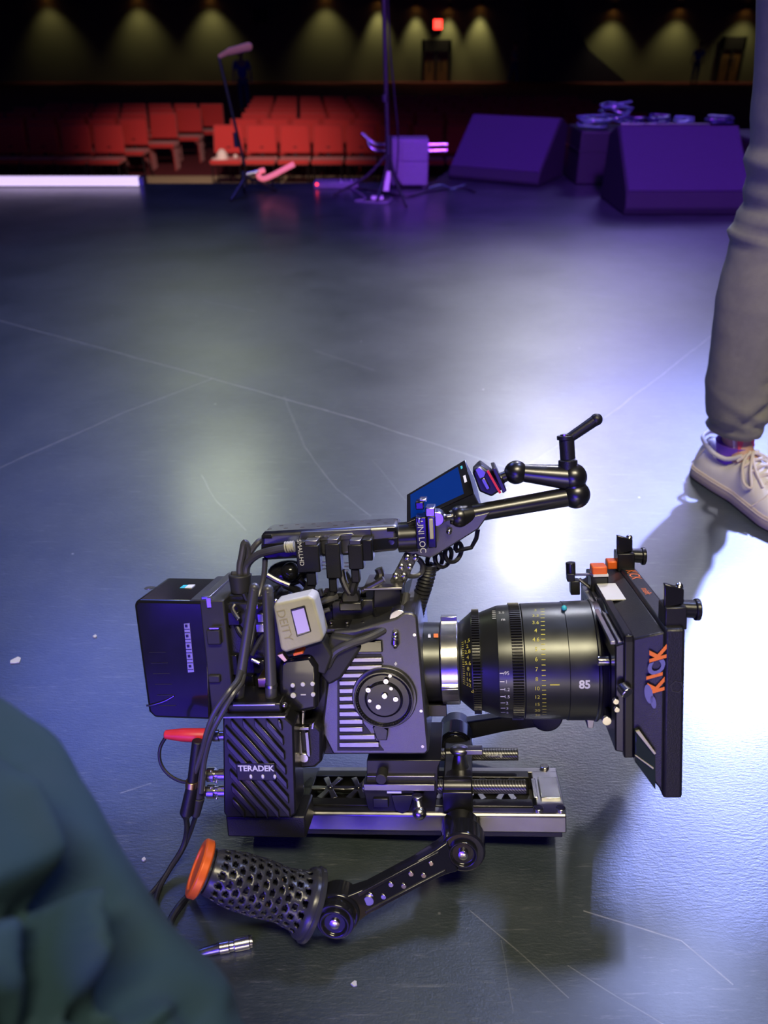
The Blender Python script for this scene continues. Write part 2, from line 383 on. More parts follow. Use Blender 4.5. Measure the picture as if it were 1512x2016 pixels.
b = RM(); pb(b, 750, 1425, 757, 1450, VB0 - .003, VB0 + .002); pp(b, [(733, 1432), (745, 1425), (764, 1437), (762, 1458), (742, 1458)], VB0 - .006, VB0 + .002); part('button_guard', 'blackgloss', b, body, bevel=.001)
b = RM(); pc(b, 785, 1219, .010, VB0 + .002, VB0 + .02); b.ball(L(790, 1214, .012), .010, sz=(1, 1, .6)); part('shutter_dial', 'silver', b, body)
b = RM(); b.cyl(L(778, 1243, -.008), L(778, 1268, -.008), .003, .0045); b.cyl(L(778, 1268, -.008), L(778, 1277, -.008), .0045, .0015); b.ball(L(778, 1255, -.009), .004); part('tally_connector', 'steel', b, body)
b = RM(); pp(b, [(779, 1303), (782, 1307), (779, 1311), (776, 1307)], VB0 - .0006, VB0); part('film_plane_mark', 'white', b, body, bevel=0)
for (x, y) in ((822, 1250), (835, 1400), (838, 1470)):
    b = RM(); pc(b, x - 6, y, .0016, VB0 - .0006, VB0 + .001); part('screw', 'steel', b, body, bevel=0)
# left rear port block with white screws
b = RM()
pp(b, [(548, 1306), (560, 1296), (612, 1290), (626, 1312), (626, 1398), (560, 1410), (548, 1396)], -.028, .004)
port = part('port_block', 'blackgloss', b, body, bevel=.005, seg=4); lab(port, 'glossy black port block with six pale screws')
for k, (x, y) in enumerate(((576, 1350), (596, 1348), (615, 1347), (577, 1370), (616, 1368))):
    b = RM(); screw(b, x, y, -.028, .0029 if k == 3 else .0023, .0016); part('screw', 'white', b, port, bevel=.0004)
b = RM(); pb(b, 592, 1367, 602, 1369, -.0288, -.027); part('slot', 'white', b, port, bevel=0)
# latch column under the port block
b = RM(); pp(b, [(584, 1430), (618, 1424), (634, 1440), (634, 1500), (620, 1512), (592, 1514), (584, 1500)], -.020, .01)
latch = part('quick_release_latch', 'plastic', b, body, bevel=.003); 
b = RM(); pb(b, 589, 1442, 592, 1490, -.024, -.018); pb(b, 604, 1442, 607, 1490, -.024, -.018); pb(b, 584, 1432, 608, 1438, -.026, -.018); pp(b, [(614, 1424), (619, 1422), (617, 1436), (612, 1436)], -.024, -.018); part('latch_frame', 'gun', b, latch, bevel=.0005)
b = RM(); screw(b, 598, 1493, -.022, .0055, .003); part('latch_screw', 'steel', b, latch)
b = RM(); b.cyl(L(597, 1400, -.02), L(596, 1425, -.02), .002); b.ball(L(597, 1398, -.02), .003); part('latch_pin', 'steel', b, latch)
b = RM(); pp(b, [(636, 1400), (650, 1392), (660, 1400), (658, 1412), (646, 1414), (638, 1410)], -.004, .004); part('cover_hinge', 'blackgloss', b, body)

# top of the body: cheese plate and clutter
b = RM(); pb(b, 640, 1236, 748, 1247, .0, .07); pb(b, 640, 1250, 745, 1262, .002, .05)
ct = part('cheese_plate', 'gun', b, body, bevel=.001)
b = RM(); pb(b, 642, 1248, 746, 1261, -.002, .002); part('plate_side', 'blackgloss', b, ct)
for x in (666, 686): 
    b = RM(); screw(b, x, 1252, -.002, .0026); part('screw', 'steel', b, ct, bevel=.0003)
zt = L(640, 1236, 0).z
for k in range(10):
    b = RM(); xx = L(640, 1236, 0).x + .004 + .0058 * k; b.cyl((xx, .014 + .022 * (k % 3), zt), (xx, .014 + .022 * (k % 3), zt + .0015), .0022, n=12); part('screw', 'steel', b, ct, bevel=0)
b = RM(); pb(b, 655, 1180, 735, 1232, .03, .08); pp(b, [(735, 1160), (790, 1158), (792, 1240), (770, 1252), (748, 1240), (735, 1236)], .03, .075)
blk = part('handle_post', 'black', b, body, bevel=.0015)
b = RM(); pb(b, 715, 1156, 792, 1163, .026, .08); part('post_cap', 'gun', b, blk)
b = RM(); c = L(757, 1208, .03); b.lathe((c.x, .028, c.z), (0, -.5, 1), [(-.014, .011), (-.010, .0125), (.004, .0125), (.006, .011)], 28); part('knob', 'blackgloss', b, blk)
b = RM(); c = L(757, 1214, .022); b.lathe((c.x, .022, c.z), (0, -.5, 1), [(-.004, .0132), (-.0025, .0132)], 28); part('knob_ring', 'silver', b, blk, bevel=0)

# lens mount
AX = V((0, .06, L(1100, 1299, .06).z))
def lu(x): return L(x, 1299, .06).x
PS = (lu(1150) - lu(1050)) / 100 * .985            # metres per measured pixel at the lens axis
def lring(b, prof, n=96, caps=True): return b.lathe((0, AX.y, AX.z), (1, 0, 0), [(lu(x), h * PS) for x, h in prof], n, caps)
b = RM(); lring(b, [(821, 86), (826, 86), (828, 83)]); part('mount_ring', 'brass', b, body, bevel=0)

# ---- the lens ---------------------------------------------------------------------
b = RM(); lring(b, [(826, 82), (868, 80), (870, 78), (905, 78), (906, 80), (929, 100), (932, 101), (945, 101), (946, 99), (975, 110), (979, 112), (1003, 114), (1026, 114), (1028, 116), (1076, 117), (1108, 117), (1109, 119), (1145, 119), (1160, 120), (1162, 122), (1166, 122), (1168, 118), (1186, 116)])
lens = part('lens', 'lensm', b, bevel=0, ang=.35); lab(lens, 'long black cinema lens marked 85 with yellow scales')
b = RM(); lring(b, [(870, 84), (871, 87), (903, 87), (905, 84)]); c = V((lu(871), AX.y, AX.z))
for q in (-.33, 1.75, 3.8, 5.9):
    m = V((0, -math.cos(q), math.sin(q))); s_ = V((0, math.sin(q), math.cos(q)))
    p = c + m * 84 * PS
    b.hexa([p + s_ * .009, p - s_ * .009, p - s_ * .009 + m * .006, p + s_ * .009 + m * .006] + [z + V((lu(903) - lu(871), 0, 0)) for z in (p + s_ * .009, p - s_ * .009, p - s_ * .009 + m * .006, p + s_ * .009 + m * .006)])
part('locking_ring', 'silver', b, lens, bevel=.0006)
b = RM(); lring(b, [(905, 72), (909, 72)]); part('thin_ring', 'silver', b, lens, bevel=0)
def gear(x0, x1, h0, h1, n=110):
    b = RM(); u0, u1 = lu(x0), lu(x1); r0 = []; r1 = []
    for i in range(n):
        for q, h in ((0, h0), (.25, h1), (.6, h1), (.85, h0)):
            a = 2 * PI * (i + q) / n; p = V((0, math.cos(a), math.sin(a))) * h * PS; r0.append(V((u0, AX.y, AX.z)) + p); r1.append(V((u1, AX.y, AX.z)) + p)
    b.loft([r0, r1]); return b
part('iris_gear', 'black', gear(931, 945, 101, 106), lens, bevel=0, ang=.4)
part('focus_gear', 'black', gear(1004, 1024, 114, 118, 124), lens, bevel=0, ang=.4)
def onlens(x, h, phi):                              # phi: degrees up from the near side
    a = math.radians(phi); return V((L(x, 1299, AX.y - h * PS * math.cos(a)).x, AX.y - h * PS * math.cos(a), AX.z + h * PS * math.sin(a)))
def lmark(b, x0, x1, h, phi, dphi, h2=None):
    h2 = h2 or h; b.add([onlens(x0, h + .5, phi - dphi), onlens(x1, h2 + .5, phi - dphi), onlens(x1, h2 + .5, phi + dphi), onlens(x0, h + .5, phi + dphi)], [(0, 1, 2, 3)])
def ltext(b, txt, x, h, phi, size, rot=False, slope=0, bold=0):
    k = 57.3 / (h * PS)
    def fn(a, c):
        if rot: a, c = -c, a
        return onlens(x + a / PS, h + .6 + slope * a / PS, phi + c * k)
    b.text(txt, size, fn, bold)
b = RM(); ltext(b, '85', 1151, 119, -1, .0125, bold=.035); part('focal_number', 'white', b, lens, bevel=0)
b = RM(); lmark(b, 1082, 1101, 117, -1, .6); part('index_mark', 'yellow', b, lens, bevel=0)
b = RM()
for k, t in enumerate(('3', '3.3', '3.6', '4', '4.6', '5', '6', '7', '8', '10', '12', '15', '20', '30')): ltext(b, t, 1056, 117, 78 - k * 9.2, .0062)
for k in range(26): lmark(b, 1066, 1074, 117, 80 - k * 4.8, .35)
part('focus_scale', 'yellow', b, lens, bevel=0)
b = RM()
for k, t in enumerate(('1.5', '2', '2.8', '4', '5.6', '8', '11', '16', '22')): ltext(b, t, 921, 94, 46 - k * 6.6, .0055, slope=.85)
for k in range(20): lmark(b, 910, 914, 84.5, 47 - k * 2.9, .3, 88)
ltext(b, 'ft', 931, 102, -12, .008, rot=True)
part('iris_scale', 'yellow', b, lens, bevel=0)
b = RM()
for k, t in enumerate(('.95', '1', '1.2', '1.5', '2', '3', '5')): ltext(b, t, 1008 - 12, 114, 10 - k * 8.2, .0055)
for k in range(7): lmark(b, 983, 992, 113, 10 - k * 8.2, .45)
for k in range(5): lmark(b, 972, 984, 111, 84 - k * 3.5, .5)
ltext(b, 'm', 993, 114, 66, .006); ltext(b, '2.5', 990, 113, 78, .0055)
part('metre_scale', 'white', b, lens, bevel=0)
b = RM(); ltext(b, 'E', 848, 81, 61, .006); lmark(b, 845, 850, 81, 60, 2.6); part('mount_mark', 'white', b, lens, bevel=0)
b = RM(); lmark(b, 856, 865, 81, 61, 3.6); part('mount_dot', 'orangep', b, lens, bevel=0)
b = RM(); c = onlens(1112, 121, 78); b.ball(c, .003); part('focus_bead', 'teal', b, lens)
b = RM(); pb(b, 843, 1388, 879, 1411, .035, .085); part('lens_foot', 'black', b, lens)

# ---- matte box --------------------------------------------------------------------
VM0, VM1 = -.062, .182
A = {k: L(x, y, VM0) for k, (x, y) in dict(ft=(1350, 1238), fb=(1342, 1573), ht=(1309, 1233), hb=(1300, 1569), rt=(1248, 1254), rb=(1250, 1497), mb=(1290, 1556)).items()}
fu0, fu1 = A['ht'].x, A['ft'].x; fz0, fz1 = A['fb'].z, A['ft'].z; ru = A['rt'].x; rz0, rz1 = A['rb'].z, A['rt'].z
def shell(b, u0, z00, z01, v00, v01, u1, z10, z11, v10, v11, th):
    """open rectangular tube that may taper from u0 to u1"""
    o0 = [V((u0, v00, z00)), V((u0, v01, z00)), V((u0, v01, z01)), V((u0, v00, z01))]
    o1 = [V((u1, v10, z10)), V((u1, v11, z10)), V((u1, v11, z11)), V((u1, v10, z11))]
    cc = lambda o: sum(o, V()) / 4
    def ins(o):
        c = cc(o); return [V((p.x, p.y + math.copysign(th, c.y - p.y), p.z + math.copysign(th, c.z - p.z))) for p in o]
    i0, i1 = ins(o0), ins(o1); vs = o0 + o1 + i1 + i0; fs = []
    for a, c in ((0, 4), (4, 8), (8, 12), (12, 0)):
        for i in range(4): fs.append((a + i, a + (i + 1) % 4, c + (i + 1) % 4, c + i))
    b.add(vs, fs)
b = RM(); shell(b, fu0, fz0, fz1, VM0, VM1, fu1, fz0, fz1, VM0, VM1, .009)
mbx = part('matte_box', 'plastic', b, bevel=.003); lab(mbx, 'black matte box with orange lettering on the front of the lens')
b = RM(); shell(b, ru, rz0, rz1 - .004, VM0 + .006, VM1 - .006, fu0 + .0005, fz0 + .006, fz1 - .003, VM0 + .001, VM1 - .001, .007); part('hood', 'plastic', b, mbx, bevel=.002)
s0 = L(1203, 1240, VM0 + .008).x; 
b = RM(); shell(b, s0 + .004, rz0 + .004, rz1 - .012, VM0 + .010, VM1 - .010, ru + .001, rz0 + .002, rz1 - .006, VM0 + .008, VM1 - .008, .02)
b.box((ru - .008, VM0 + .004, rz0), (ru + .001, VM0 + .012, rz1)); b.box((ru - .008, VM1 - .012, rz0), (ru + .001, VM1 - .004, rz1)); b.box((ru - .008, VM0 + .004, rz1 - .008), (ru + .001, VM1 - .004, rz1))
part('filter_stage', 'black', b, mbx, bevel=.0015)
b = RM(); lring(b, [(1180, 121), (1186, 126), (1203, 128), (1208, 118)]); 
c = L(1185, 1260, 0)
b.box((lu(1190), -.05, AX.z - .055), (lu(1206), .17, AX.z + .055)); part('lens_ring', 'black', b, mbx, bevel=.001)
b = RM(); 
for k in range(3): b.box((s0 - .0 + k * .007, VM0 + .012, rz1 - .012), (s0 + .005 + k * .007, VM1 - .05, rz1 - .0085))
part('top_slat', 'gun', b, mbx, bevel=.0006)
# lettering on the near side and on the top
b = RM(); ptext(b, 'K', 1293, 1352, VM0 - .0, .020, PI / 2, .92, -.3, .045); ptext(b, 'K', 1297, 1288, VM0, .020, PI / 2, .92, -.3, .045); ptext(b, 'I', 1290, 1330, VM0, .019, PI / 2, .92, -.3, .045); part('side_lettering', 'orangep', b, mbx, bevel=0)
b = RM(); ptext(b, 'C', 1294, 1314, VM0, .020, PI / 2, .92, -.3, .045)
for x, y, s in ((1277, 1366, .009), (1286, 1382, .006)):
    c = L(x, y, VM0); b.add([(c.x + math.cos(q) * s * .45 + math.sin(q) * .0, VM0 - .0005, c.z + math.sin(q) * s - math.cos(q) * s * .4) for q in [2 * PI * k / 20 for k in range(20)]], [tuple(range(20))])
part('side_lettering', 'blueprint', b, mbx, bevel=0)
b = RM(); um = (fu0 + fu1) / 2
def topfn(v, dx=0): return lambda a, c: V((um + c + dx, v - a, fz1 + .0004))
b.text('KICK', .017, topfn(.12)); b.text('misfit', .011, topfn(.055)); part('top_lettering', 'orangep', b, mbx, bevel=0)
b = RM(); b.box((ru - .006, .05, rz1 - .0005), (ru + .015, .11, rz1 + .0006)); part('sticker', 'white', b, mbx, bevel=0)
b = RM(); c = L(1332, 1352, VM0); b.lathe((c.x, VM0, c.z), (0, -1, 0), [(0, .0065), (.0008, .0065), (.0008, .0052), (-.001, .005), (-.001, .0001)], 6, caps=False); part('hex_socket', 'rubber', b, mbx, bevel=0)
b = RM(); pp(b, [(1250, 1441), (1258, 1440), (1290, 1482), (1291, 1556), (1250, 1500)], VM0 - .0016, VM0 + .006); part('corner_guard', 'glass', b, mbx, bevel=.001)
b = RM(); pp(b, [(1252, 1441), (1259, 1439), (1292, 1484), (1288, 1486)], VM0 - .003, VM0); pp(b, [(1250, 1488), (1253, 1488), (1287, 1512), (1286, 1515)], VM0 - .003, VM0); part('guard_rim', 'khaki', b, mbx, bevel=.0003)
# clamps and knobs on the frame
def clampknob(u, v, far=False):
    b = RM(); b.box((u - .004, v - .014, fz1 - .004), (u + .016, v + .012, fz1 + .018)); b.cyl((u + .004, v, fz1 + .013), (u + .03, v, fz1 + .011), .0085); b.cyl((u + .026, v, fz1 + .011), (u + .031, v, fz1 + .0108), .0105)
    k = part('flag_clamp', 'black', b, mbx, bevel=.0012)
    b = RM(); b.prism([(u - .004, v - .010, fz1 + .016), (u + .014, v - .010, fz1 + .020), (u + .014, v - .010, fz1 + .034), (u - .004, v - .010, fz1 + .040)], [(u - .004, v - .004, fz1 + .016), (u + .014, v - .004, fz1 + .020), (u + .014, v - .004, fz1 + .034), (u - .004, v - .004, fz1 + .040)]); part('wing', 'blackgloss', b, mbx, bevel=.001)
    b = RM(); b.ball((u + .012, v, fz1 + .034), .004); part('clamp_screw', 'steel', b, mbx)
clampknob(fu0 + .006, VM0 + .022); clampknob(fu0 + .001, VM1 - .02)
b = RM(); b.box((fu0 - .014, VM1 - .03, fz1 - .002), (fu0 - .002, VM1 - .012, fz1 + .008)); oc = part('release_tab', 'orange', b, mbx, bevel=.0015)
b = RM(); pb(b, 1166, 1116, 1196, 1132, .11, .13); part('release_tab', 'orange', b, mbx, bevel=.0015)
b = RM(); pb(b, 1168, 1131, 1198, 1136, .108, .13); part('tab_label', 'white', b, mbx, bevel=0)
b = RM(); pb(b, 1164, 1135, 1198, 1186, .11, .135); pb(b, 1160, 1185, 1205, 1200, .10, .13); part('swing_hinge', 'black', b, mbx, bevel=.0015)
b = RM(); pt(b, [(1128, 1131, .12), (1166, 1131, .12)], .0016, sm=0); pt(b, [(1140, 1140, .12), (1166, 1160, .12)], .0022, sm=0); part('hinge_rod', 'silver', b, mbx, bevel=0)
b = RM(); b.cyl(L(1123, 1107, .12), L(1124, 1132, .12), .0055); pb(b, 1117, 1130, 1132, 1146, .113, .125); pb(b, 1124, 1144, 1142, 1172, .113, .127); part('thumb_screw', 'black', b, mbx, bevel=.001)
b = RM(); c0 = L(1176, 1301, -.02); c1 = L(1200, 1301, -.02); b.cyl(c0, c1, .0048); part('clamp_bolt', 'silver', b, mbx, bevel=.0008)
b = RM(); c0 = L(1222, 1350, -.058); c1 = L(1236, 1366, -.066); b.cyl(c0, c1, .0052, .0062); part('tension_knob', 'silver', b, mbx, bevel=.001)
for (x, y, r) in ((1195, 1420, .0045), (1213, 1382, .003), (1215, 1398, .0028)):
    b = RM(); screw(b, x, y, -.054, r, .003); part('screw', 'steel', b, mbx, bevel=.0004)
b = RM(); pp(b, [(1155, 1408), (1172, 1408), (1168, 1434), (1157, 1434)], .03, .05); part('bottom_lever', 'gun', b, mbx, bevel=.0006)
# ---- battery and rear electronics --------------------------------------------------
b = RM(); pp(b, [(263, 1190), (270, 1181), (410, 1184), (416, 1418), (304, 1414), (292, 1402)], .004, .092)
bat = part('battery', 'blackgloss', b, bevel=.007, seg=4); lab(bat, 'large black battery block with a violet label strip')
b = RM(); pp(b, [(362, 1228), (373, 1227), (382, 1323), (370, 1324)], .0034, .0045); lb = part('label_strip', 'label', b, bat, bevel=0)
b = RM()
for k in range(14): ptext(b, '|' if k % 3 else '▪', 366.5 + k * .62, 1232 + k * 6.6, .003, .007 if k % 3 else .010, PI / 2)
part('label_text', 'black', b, lb, bevel=0)
b = RM()
for k in range(6):
    pb(b, 305 - 12 + k * 4, 1284 + k * 21, 330 + k * 4 - 4, 1285.2 + k * 21, .0034, .0045)
part('moulded_groove', 'rubber', b, bat, bevel=0)
b = RM(); pt(b, [(289, 1389, .004), (300, 1388, .003), (325, 1380, .003), (343, 1370, .004)], .0012); part('scuff', 'gun', b, bat, bevel=0)
zt = L(330, 1183, .004).z
b = RM(); q = LW(W(300, 1170, T(L(300, 1170, .06)).y)); b.lathe((L(300, 1170, .06).x, .055, zt), (0, 0, 1), [(0, .006), (.0006, .006)], 20); part('button', 'gun', b, bat, bevel=0)
b = RM(); x_ = L(370, 1168, .06).x; b.box((x_ - .009, .05, zt), (x_ + .006, .062, zt + .0006)); part('sticker', 'teal', b, bat, bevel=0)
b = RM(); b.box((x_ + .001, .05, zt), (x_ + .009, .062, zt + .0009)); part('sticker', 'white', b, bat, bevel=0)
b = RM(); pb(b, 398, 1180, 418, 1412, .006, .10); pb(b, 416, 1182, 440, 1400, .0, .11); pb(b, 408, 1240, 432, 1270, -.006, .01); pb(b, 410, 1330, 432, 1345, -.004, .01)
mp = part('battery_plate', 'rubber', b, bevel=.0015)
b = RM(); z1 = L(400, 1178, .004).z; b.box((L(396, 1178, .004).x, .004, z1 - .003), (L(414, 1178, .004).x, .1, z1 + .002)); part('plate_edge', 'gun', b, mp, bevel=.0006)
b = RM(); pb(b, 412, 1236, 430, 1239, -.008, -.002); pb(b, 408, 1178, 414, 1196, -.002, .006); part('latch_edge', 'silver', b, mp, bevel=0)
b = RM(); pb(b, 440, 1185, 556, 1392, .012, .115); pb(b, 446, 1170, 540, 1200, .02, .1)
rear = part('power_module', 'plastic', b, bevel=.002); lab(rear, 'black rear power module behind the antennas')
b = RM()
for (x0, y0, x1, y1) in ((449, 1205, 470, 1232), (476, 1240, 492, 1262), (452, 1290, 466, 1330), (500, 1300, 520, 1326), (474, 1330, 498, 1372)): pb(b, x0, y0, x1, y1, .006, .014)
part('module_cover', 'blackgloss', b, rear, bevel=.001)
b = RM(); pb(b, 507, 1208, 520, 1226, .004, .012); pb(b, 504, 1228, 520, 1246, .003, .012); pb(b, 498, 1190, 508, 1200, .004, .012); part('connector', 'silver', b, rear, bevel=.001)
b = RM(); pb(b, 508, 1335, 525, 1354, -.016, .012); part('connector', 'brass', b, rear, bevel=.0008)
b = RM(); pt(b, [(494, 1298, -.0), (512, 1306, -.0)], .0022, sm=0); part('toggle', 'silver', b, rear)
b = RM(); pt(b, [(470, 1220, .0), (458, 1200, .004), (462, 1190, .008)], .0028); part('pin', 'steel', b, rear)

# ---- wireless transmitter -----------------------------------------------------------
TV0, TV1 = -.052, -.012
b = RM(); pp(b, [(438, 1411), (560, 1411), (578, 1428), (583, 1602), (572, 1610), (446, 1610), (440, 1600)], TV0, TV1)
tx = part('wireless_transmitter', 'black', b, bevel=.002); lab(tx, 'black finned wireless transmitter with two antennas')
b = RM(); P0 = L(441, 1415, TV0); P1 = L(574, 1606, TV0); xa, xb = P0.x + .001, P1.x - .001; za, zb = P1.z + .002, P0.z - .003
def finclip(p, d):
    t0, t1 = -9, 9
    for o_, d_, lo, hi in ((p[0], d[0], xa, xb), (p[1], d[1], za, zb)):
        a, c = (lo - o_) / d_, (hi - o_) / d_
        t0 = max(t0, min(a, c)); t1 = min(t1, max(a, c))
    return (t0, t1) if t1 - t0 > .004 else None
dd = (.60, -.80); nn = (.80, .60)
for k in range(-12, 22):
    p = (xa + nn[0] * k * .0098, zb - .04 + nn[1] * k * .0098); r_ = finclip(p, dd)
    if not r_: continue
    p0 = (p[0] + dd[0] * r_[0], p[1] + dd[1] * r_[0]); p1 = (p[0] + dd[0] * r_[1], p[1] + dd[1] * r_[1]); h = .0042
    mid = (xa + xb) / 2
    q = [(p0[0], p0[1] - h), (p1[0], p1[1] - h), (p1[0], p1[1] + h), (p0[0], p0[1] + h)]
    b.prism([V((x, TV0 - .0032, z)) for x, z in q], [V((x, TV0 + .001, z)) for x, z in q])
part('cooling_fin', 'blacksatin', b, tx, bevel=.0007, seg=1)
b = RM(); pb(b, 467, 1503, 541, 1537, TV0 - .0036, TV0); part('name_panel', 'black', b, tx, bevel=.001)
b = RM(); ptext(b, 'TERADEK', 504, 1513, TV0 - .0037, .0088, 0, 1.0, 0, .03); part('logo', 'white', b, tx, bevel=0)
for x in (494, 517.5, 541):
    b = RM(); c = L(x, 1529, TV0 - .0038); b.ball(c, .0021, 12, (.8, .5, 1.15)); part('indicator', 'white', b, tx)
b = RM(); pb(b, 438, 1410, 562, 1415, TV0 - .0035, TV0 + .004); part('top_edge', 'gun', b, tx, bevel=.0006)
b = RM(); pb(b, 448, 1384, 553, 1408, TV0 + .006, TV1 + .01); br = part('antenna_mount', 'black', b, tx, bevel=.002)
b = RM(); pb(b, 458, 1386, 542, 1391, TV0 + .003, TV0 + .008); part('mount_edge', 'gun', b, br, bevel=.0006)
b = RM(); c = L(560, 1388, TV0 + .004); b.ball(c, .003); part('screw', 'steel', b, br)
b = RM(); b.cyl(L(468, 1384, -.030), L(471, 1348, -.030), .0062); b.cyl(L(471, 1350, -.030), L(501, 1158, -.024), .0052); b.ball(L(501, 1157, -.024), .0052)
a1 = part('antenna', 'cable', b, tx, bevel=.0006)
b = RM(); b.cyl(L(534, 1384, -.030), L(534, 1348, -.030), .0062); b.cyl(L(534, 1350, -.030), L(527, 1162, -.028), .0058); b.ball(L(527, 1161, -.028), .0058)
part('antenna', 'cable', b, tx, bevel=.0006)
b = RM(); b.cyl(L(468, 1351, -.030), L(468.5, 1346, -.030), .0066); b.cyl(L(534, 1351, -.030), L(534, 1346, -.030), .0066); part('antenna_collar', 'gun', b, tx, bevel=0)
b = RM(); pb(b, 448, 1608, 600, 1648, -.044, .0); part('support_block', 'plastic', b, tx, bevel=.002)
for y in (1525, 1558):
    b = RM(); xx = L(438, y, -.034).x; c = L(438, y, -.034)
    b.lathe((xx, -.034, c.z), (-1, 0, 0), [(-.004, .0062), (.004, .0062), (.004, .0048), (.008, .0048), (.008, .0075), (.0165, .0075), (.0165, .0055), (.021, .0055), (.021, .0036), (.026, .0036)], 24)
    for q in range(3): b.ball((xx - .006 - .005 * (q % 2), -.034 + .0072 * math.cos(q * 2.1), c.z + .0072 * math.sin(q * 2.1)), .0016, 8)
    part('bnc_plug', 'silver', b, tx, bevel=.0005)
b = RM(); c = L(438, 1448, -.036); b.lathe(c, (-1, 0, 0), [(-.004, .005), (.003, .005), (.003, .0062), (.010, .0062), (.010, .0045), (.019, .0045)], 22); part('plug', 'silver', b, tx, bevel=.0004)
b = RM(); c0 = L(407, 1448, -.036); c1 = L(325, 1446, -.038)
b.lathe(c0, c1 - c0, [(0, .0062), (.002, .0074), (.026, .0070), (.040, .0052), (.0445, .0045), (.0455, .003)], 22); rp = part('red_boot', 'red', b, tx, bevel=0); lab(rp, 'red rubber strain relief boot')
b = RM(); pt(b, [(326, 1452, -.038), (316, 1470, -.038), (314, 1492, -.04), (321, 1512, -.042), (336, 1528, -.044), (356, 1538, -.045), (372, 1540, -.045)], .0019); part('cable', 'cabled', b, tx, bevel=0)

# sheathed connectors and cables hanging on the left
b = RM(); b.cyl(L(390, 1458, -.05), L(379, 1538, -.05), .0062, .0055); b.cyl(L(378, 1548, -.05), L(367, 1602, -.05), .0062, .0072); b.cyl(L(367, 1601, -.05), L(366, 1612, -.05), .0070, .003); part('inline_connector', 'plastic', b, bevel=.001)
b = RM(); b.cyl(L(378, 1537, -.05), L(377, 1549, -.05), .0066); part('connector_band', 'brass', b, bevel=.0004)
b = RM(); b.cyl(L(398, 1455, -.044), L(392, 1570, -.044), .0062, .0056); b.cyl(L(392, 1570, -.044), L(385, 1606, -.044), .0062, .0045); part('inline_connector', 'rubber', b, bevel=.001)
def cab(pts, r, m='cable', name='cable', parent=None, **k):
    b = RM(); pt(b, pts, r, **k); return part(name, m, b, parent, bevel=0)
cab([(478, 1300, -.02), (470, 1335, -.04), (450, 1362, -.055), (424, 1400, -.06), (408, 1440, -.06), (398, 1480, -.055), (384, 1520, -.052)], .0030)
cab([(482, 1310, -.018), (476, 1342, -.038), (458, 1368, -.052), (436, 1406, -.058), (416, 1446, -.058), (402, 1500, -.052), (396, 1560, -.05)], .0030)
ow = [L(366, 1608, -.05), L(366, 1640, -.05)]
b = Wb(); b.tube([T(ow[0]), G(368, 1634, .045), G(360, 1668, .025), G(336, 1708, .012), G(313, 1750, .005), G(305, 1792, .0035), G(318, 1822, .0035), G(322, 1860, .0035)], .0030); b.build('cable', 'cabled', RIG)
b = Wb(); b.tube([T(L(386, 1604, -.044)), G(374, 1640, .04), G(358, 1676, .02), G(334, 1712, .009), G(300, 1756, .004), G(270, 1780, .0035)], .0026); b.build('cable', 'cabled', RIG)
# cable from the grip end cap
b = Wb(); b.tube([gb + gd * .006 - V((0, 0, .012)), G(374, 1760, .006), G(352, 1786, .004), G(335, 1815, .0035), G(332, 1840, .0035)], .0040); b.build('grip_cable', 'cabled', RIG)

# upper left cable bundle
cab([(477, 1200, .03), (474, 1165, .03), (472, 1120, .03), (476, 1095, .03), (482, 1068, .03), (490, 1090, .035), (484, 1128, .035)], .0038)
cab([(484, 1130, .032), (488, 1110, .03), (508, 1092, .025), (535, 1084, .02), (566, 1078, .018)], .0042)
cab([(478, 1128, .034), (484, 1104, .036), (498, 1080, .036), (510, 1066, .04), (520, 1062, .05)], .0034)
cab([(482, 1160, .03), (485, 1200, .03), (480, 1260, .02), (476, 1300, .0)], .0036, 'cabled')
cab([(522, 1100, .03), (520, 1130, .03), (514, 1158, .025), (508, 1175, .02)], .0030)
b = RM(); b.cyl(L(472, 1130, .032), L(474, 1166, .032), .0125, .0105); pt(b, [(455, 1131, .03), (491, 1131, .034)], .004, sm=0); part('cable_collar', 'rubber', b, bevel=.0015)
b = RM(); b.cyl(L(566, 1077, .018), L(578, 1075, .018), .0052); 
for k in range(4): b.cyl(L(562 + k * 5, 1077.5 - k * .5, .018), L(564.5 + k * 5, 1077.2 - k * .5, .018), .0062)
part('strain_relief', 'khaki', b, bevel=0)
cab([(480, 1168, .02), (488, 1185, .02), (500, 1200, .02), (515, 1180, .03), (540, 1165, .03)], .003, 'cabled')
cab([(462, 1166, .03), (458, 1200, .02), (470, 1240, .01), (482, 1256, .005)], .0035, 'cabled')
cab([(510, 1190, .02), (500, 1240, .01), (492, 1275, .0), (482, 1290, -.005)], .0026)
cab([(522, 1245, .01), (508, 1266, .005), (495, 1290, .0)], .0026)

# ---- top handle -----------------------------------------------------------------------
HV0, HV1 = .030, .074
b = RM(); pp(b, [(512, 1052), (520, 1048), (783, 1034), (784, 1085), (700, 1094), (524, 1104), (514, 1100)], HV0, HV1)
hd = part('top_handle', 'midgrey', b, bevel=.010, seg=5); lab(hd, 'black top handle bar with cable plugs hanging from it')
b = RM(); pp(b, [(514, 1072), (586, 1068), (586, 1096), (524, 1099), (514, 1094)], HV0 - .0012, HV0 + .002); part('side_panel', 'blackgloss', b, hd, bevel=.0006); b = RM(); pp(b, [(735, 1062), (783, 1058), (783, 1080), (735, 1084)], HV0 - .0012, HV0 + .002); part('side_panel', 'blackgloss', b, hd, bevel=.0006)
b = RM(); pp(b, [(592, 1048), (730, 1041), (732, 1060), (722, 1062), (586, 1066)], HV0 - .002, HV0 + .002); sp = part('centre_panel', 'midgrey', b, hd, bevel=.0006)
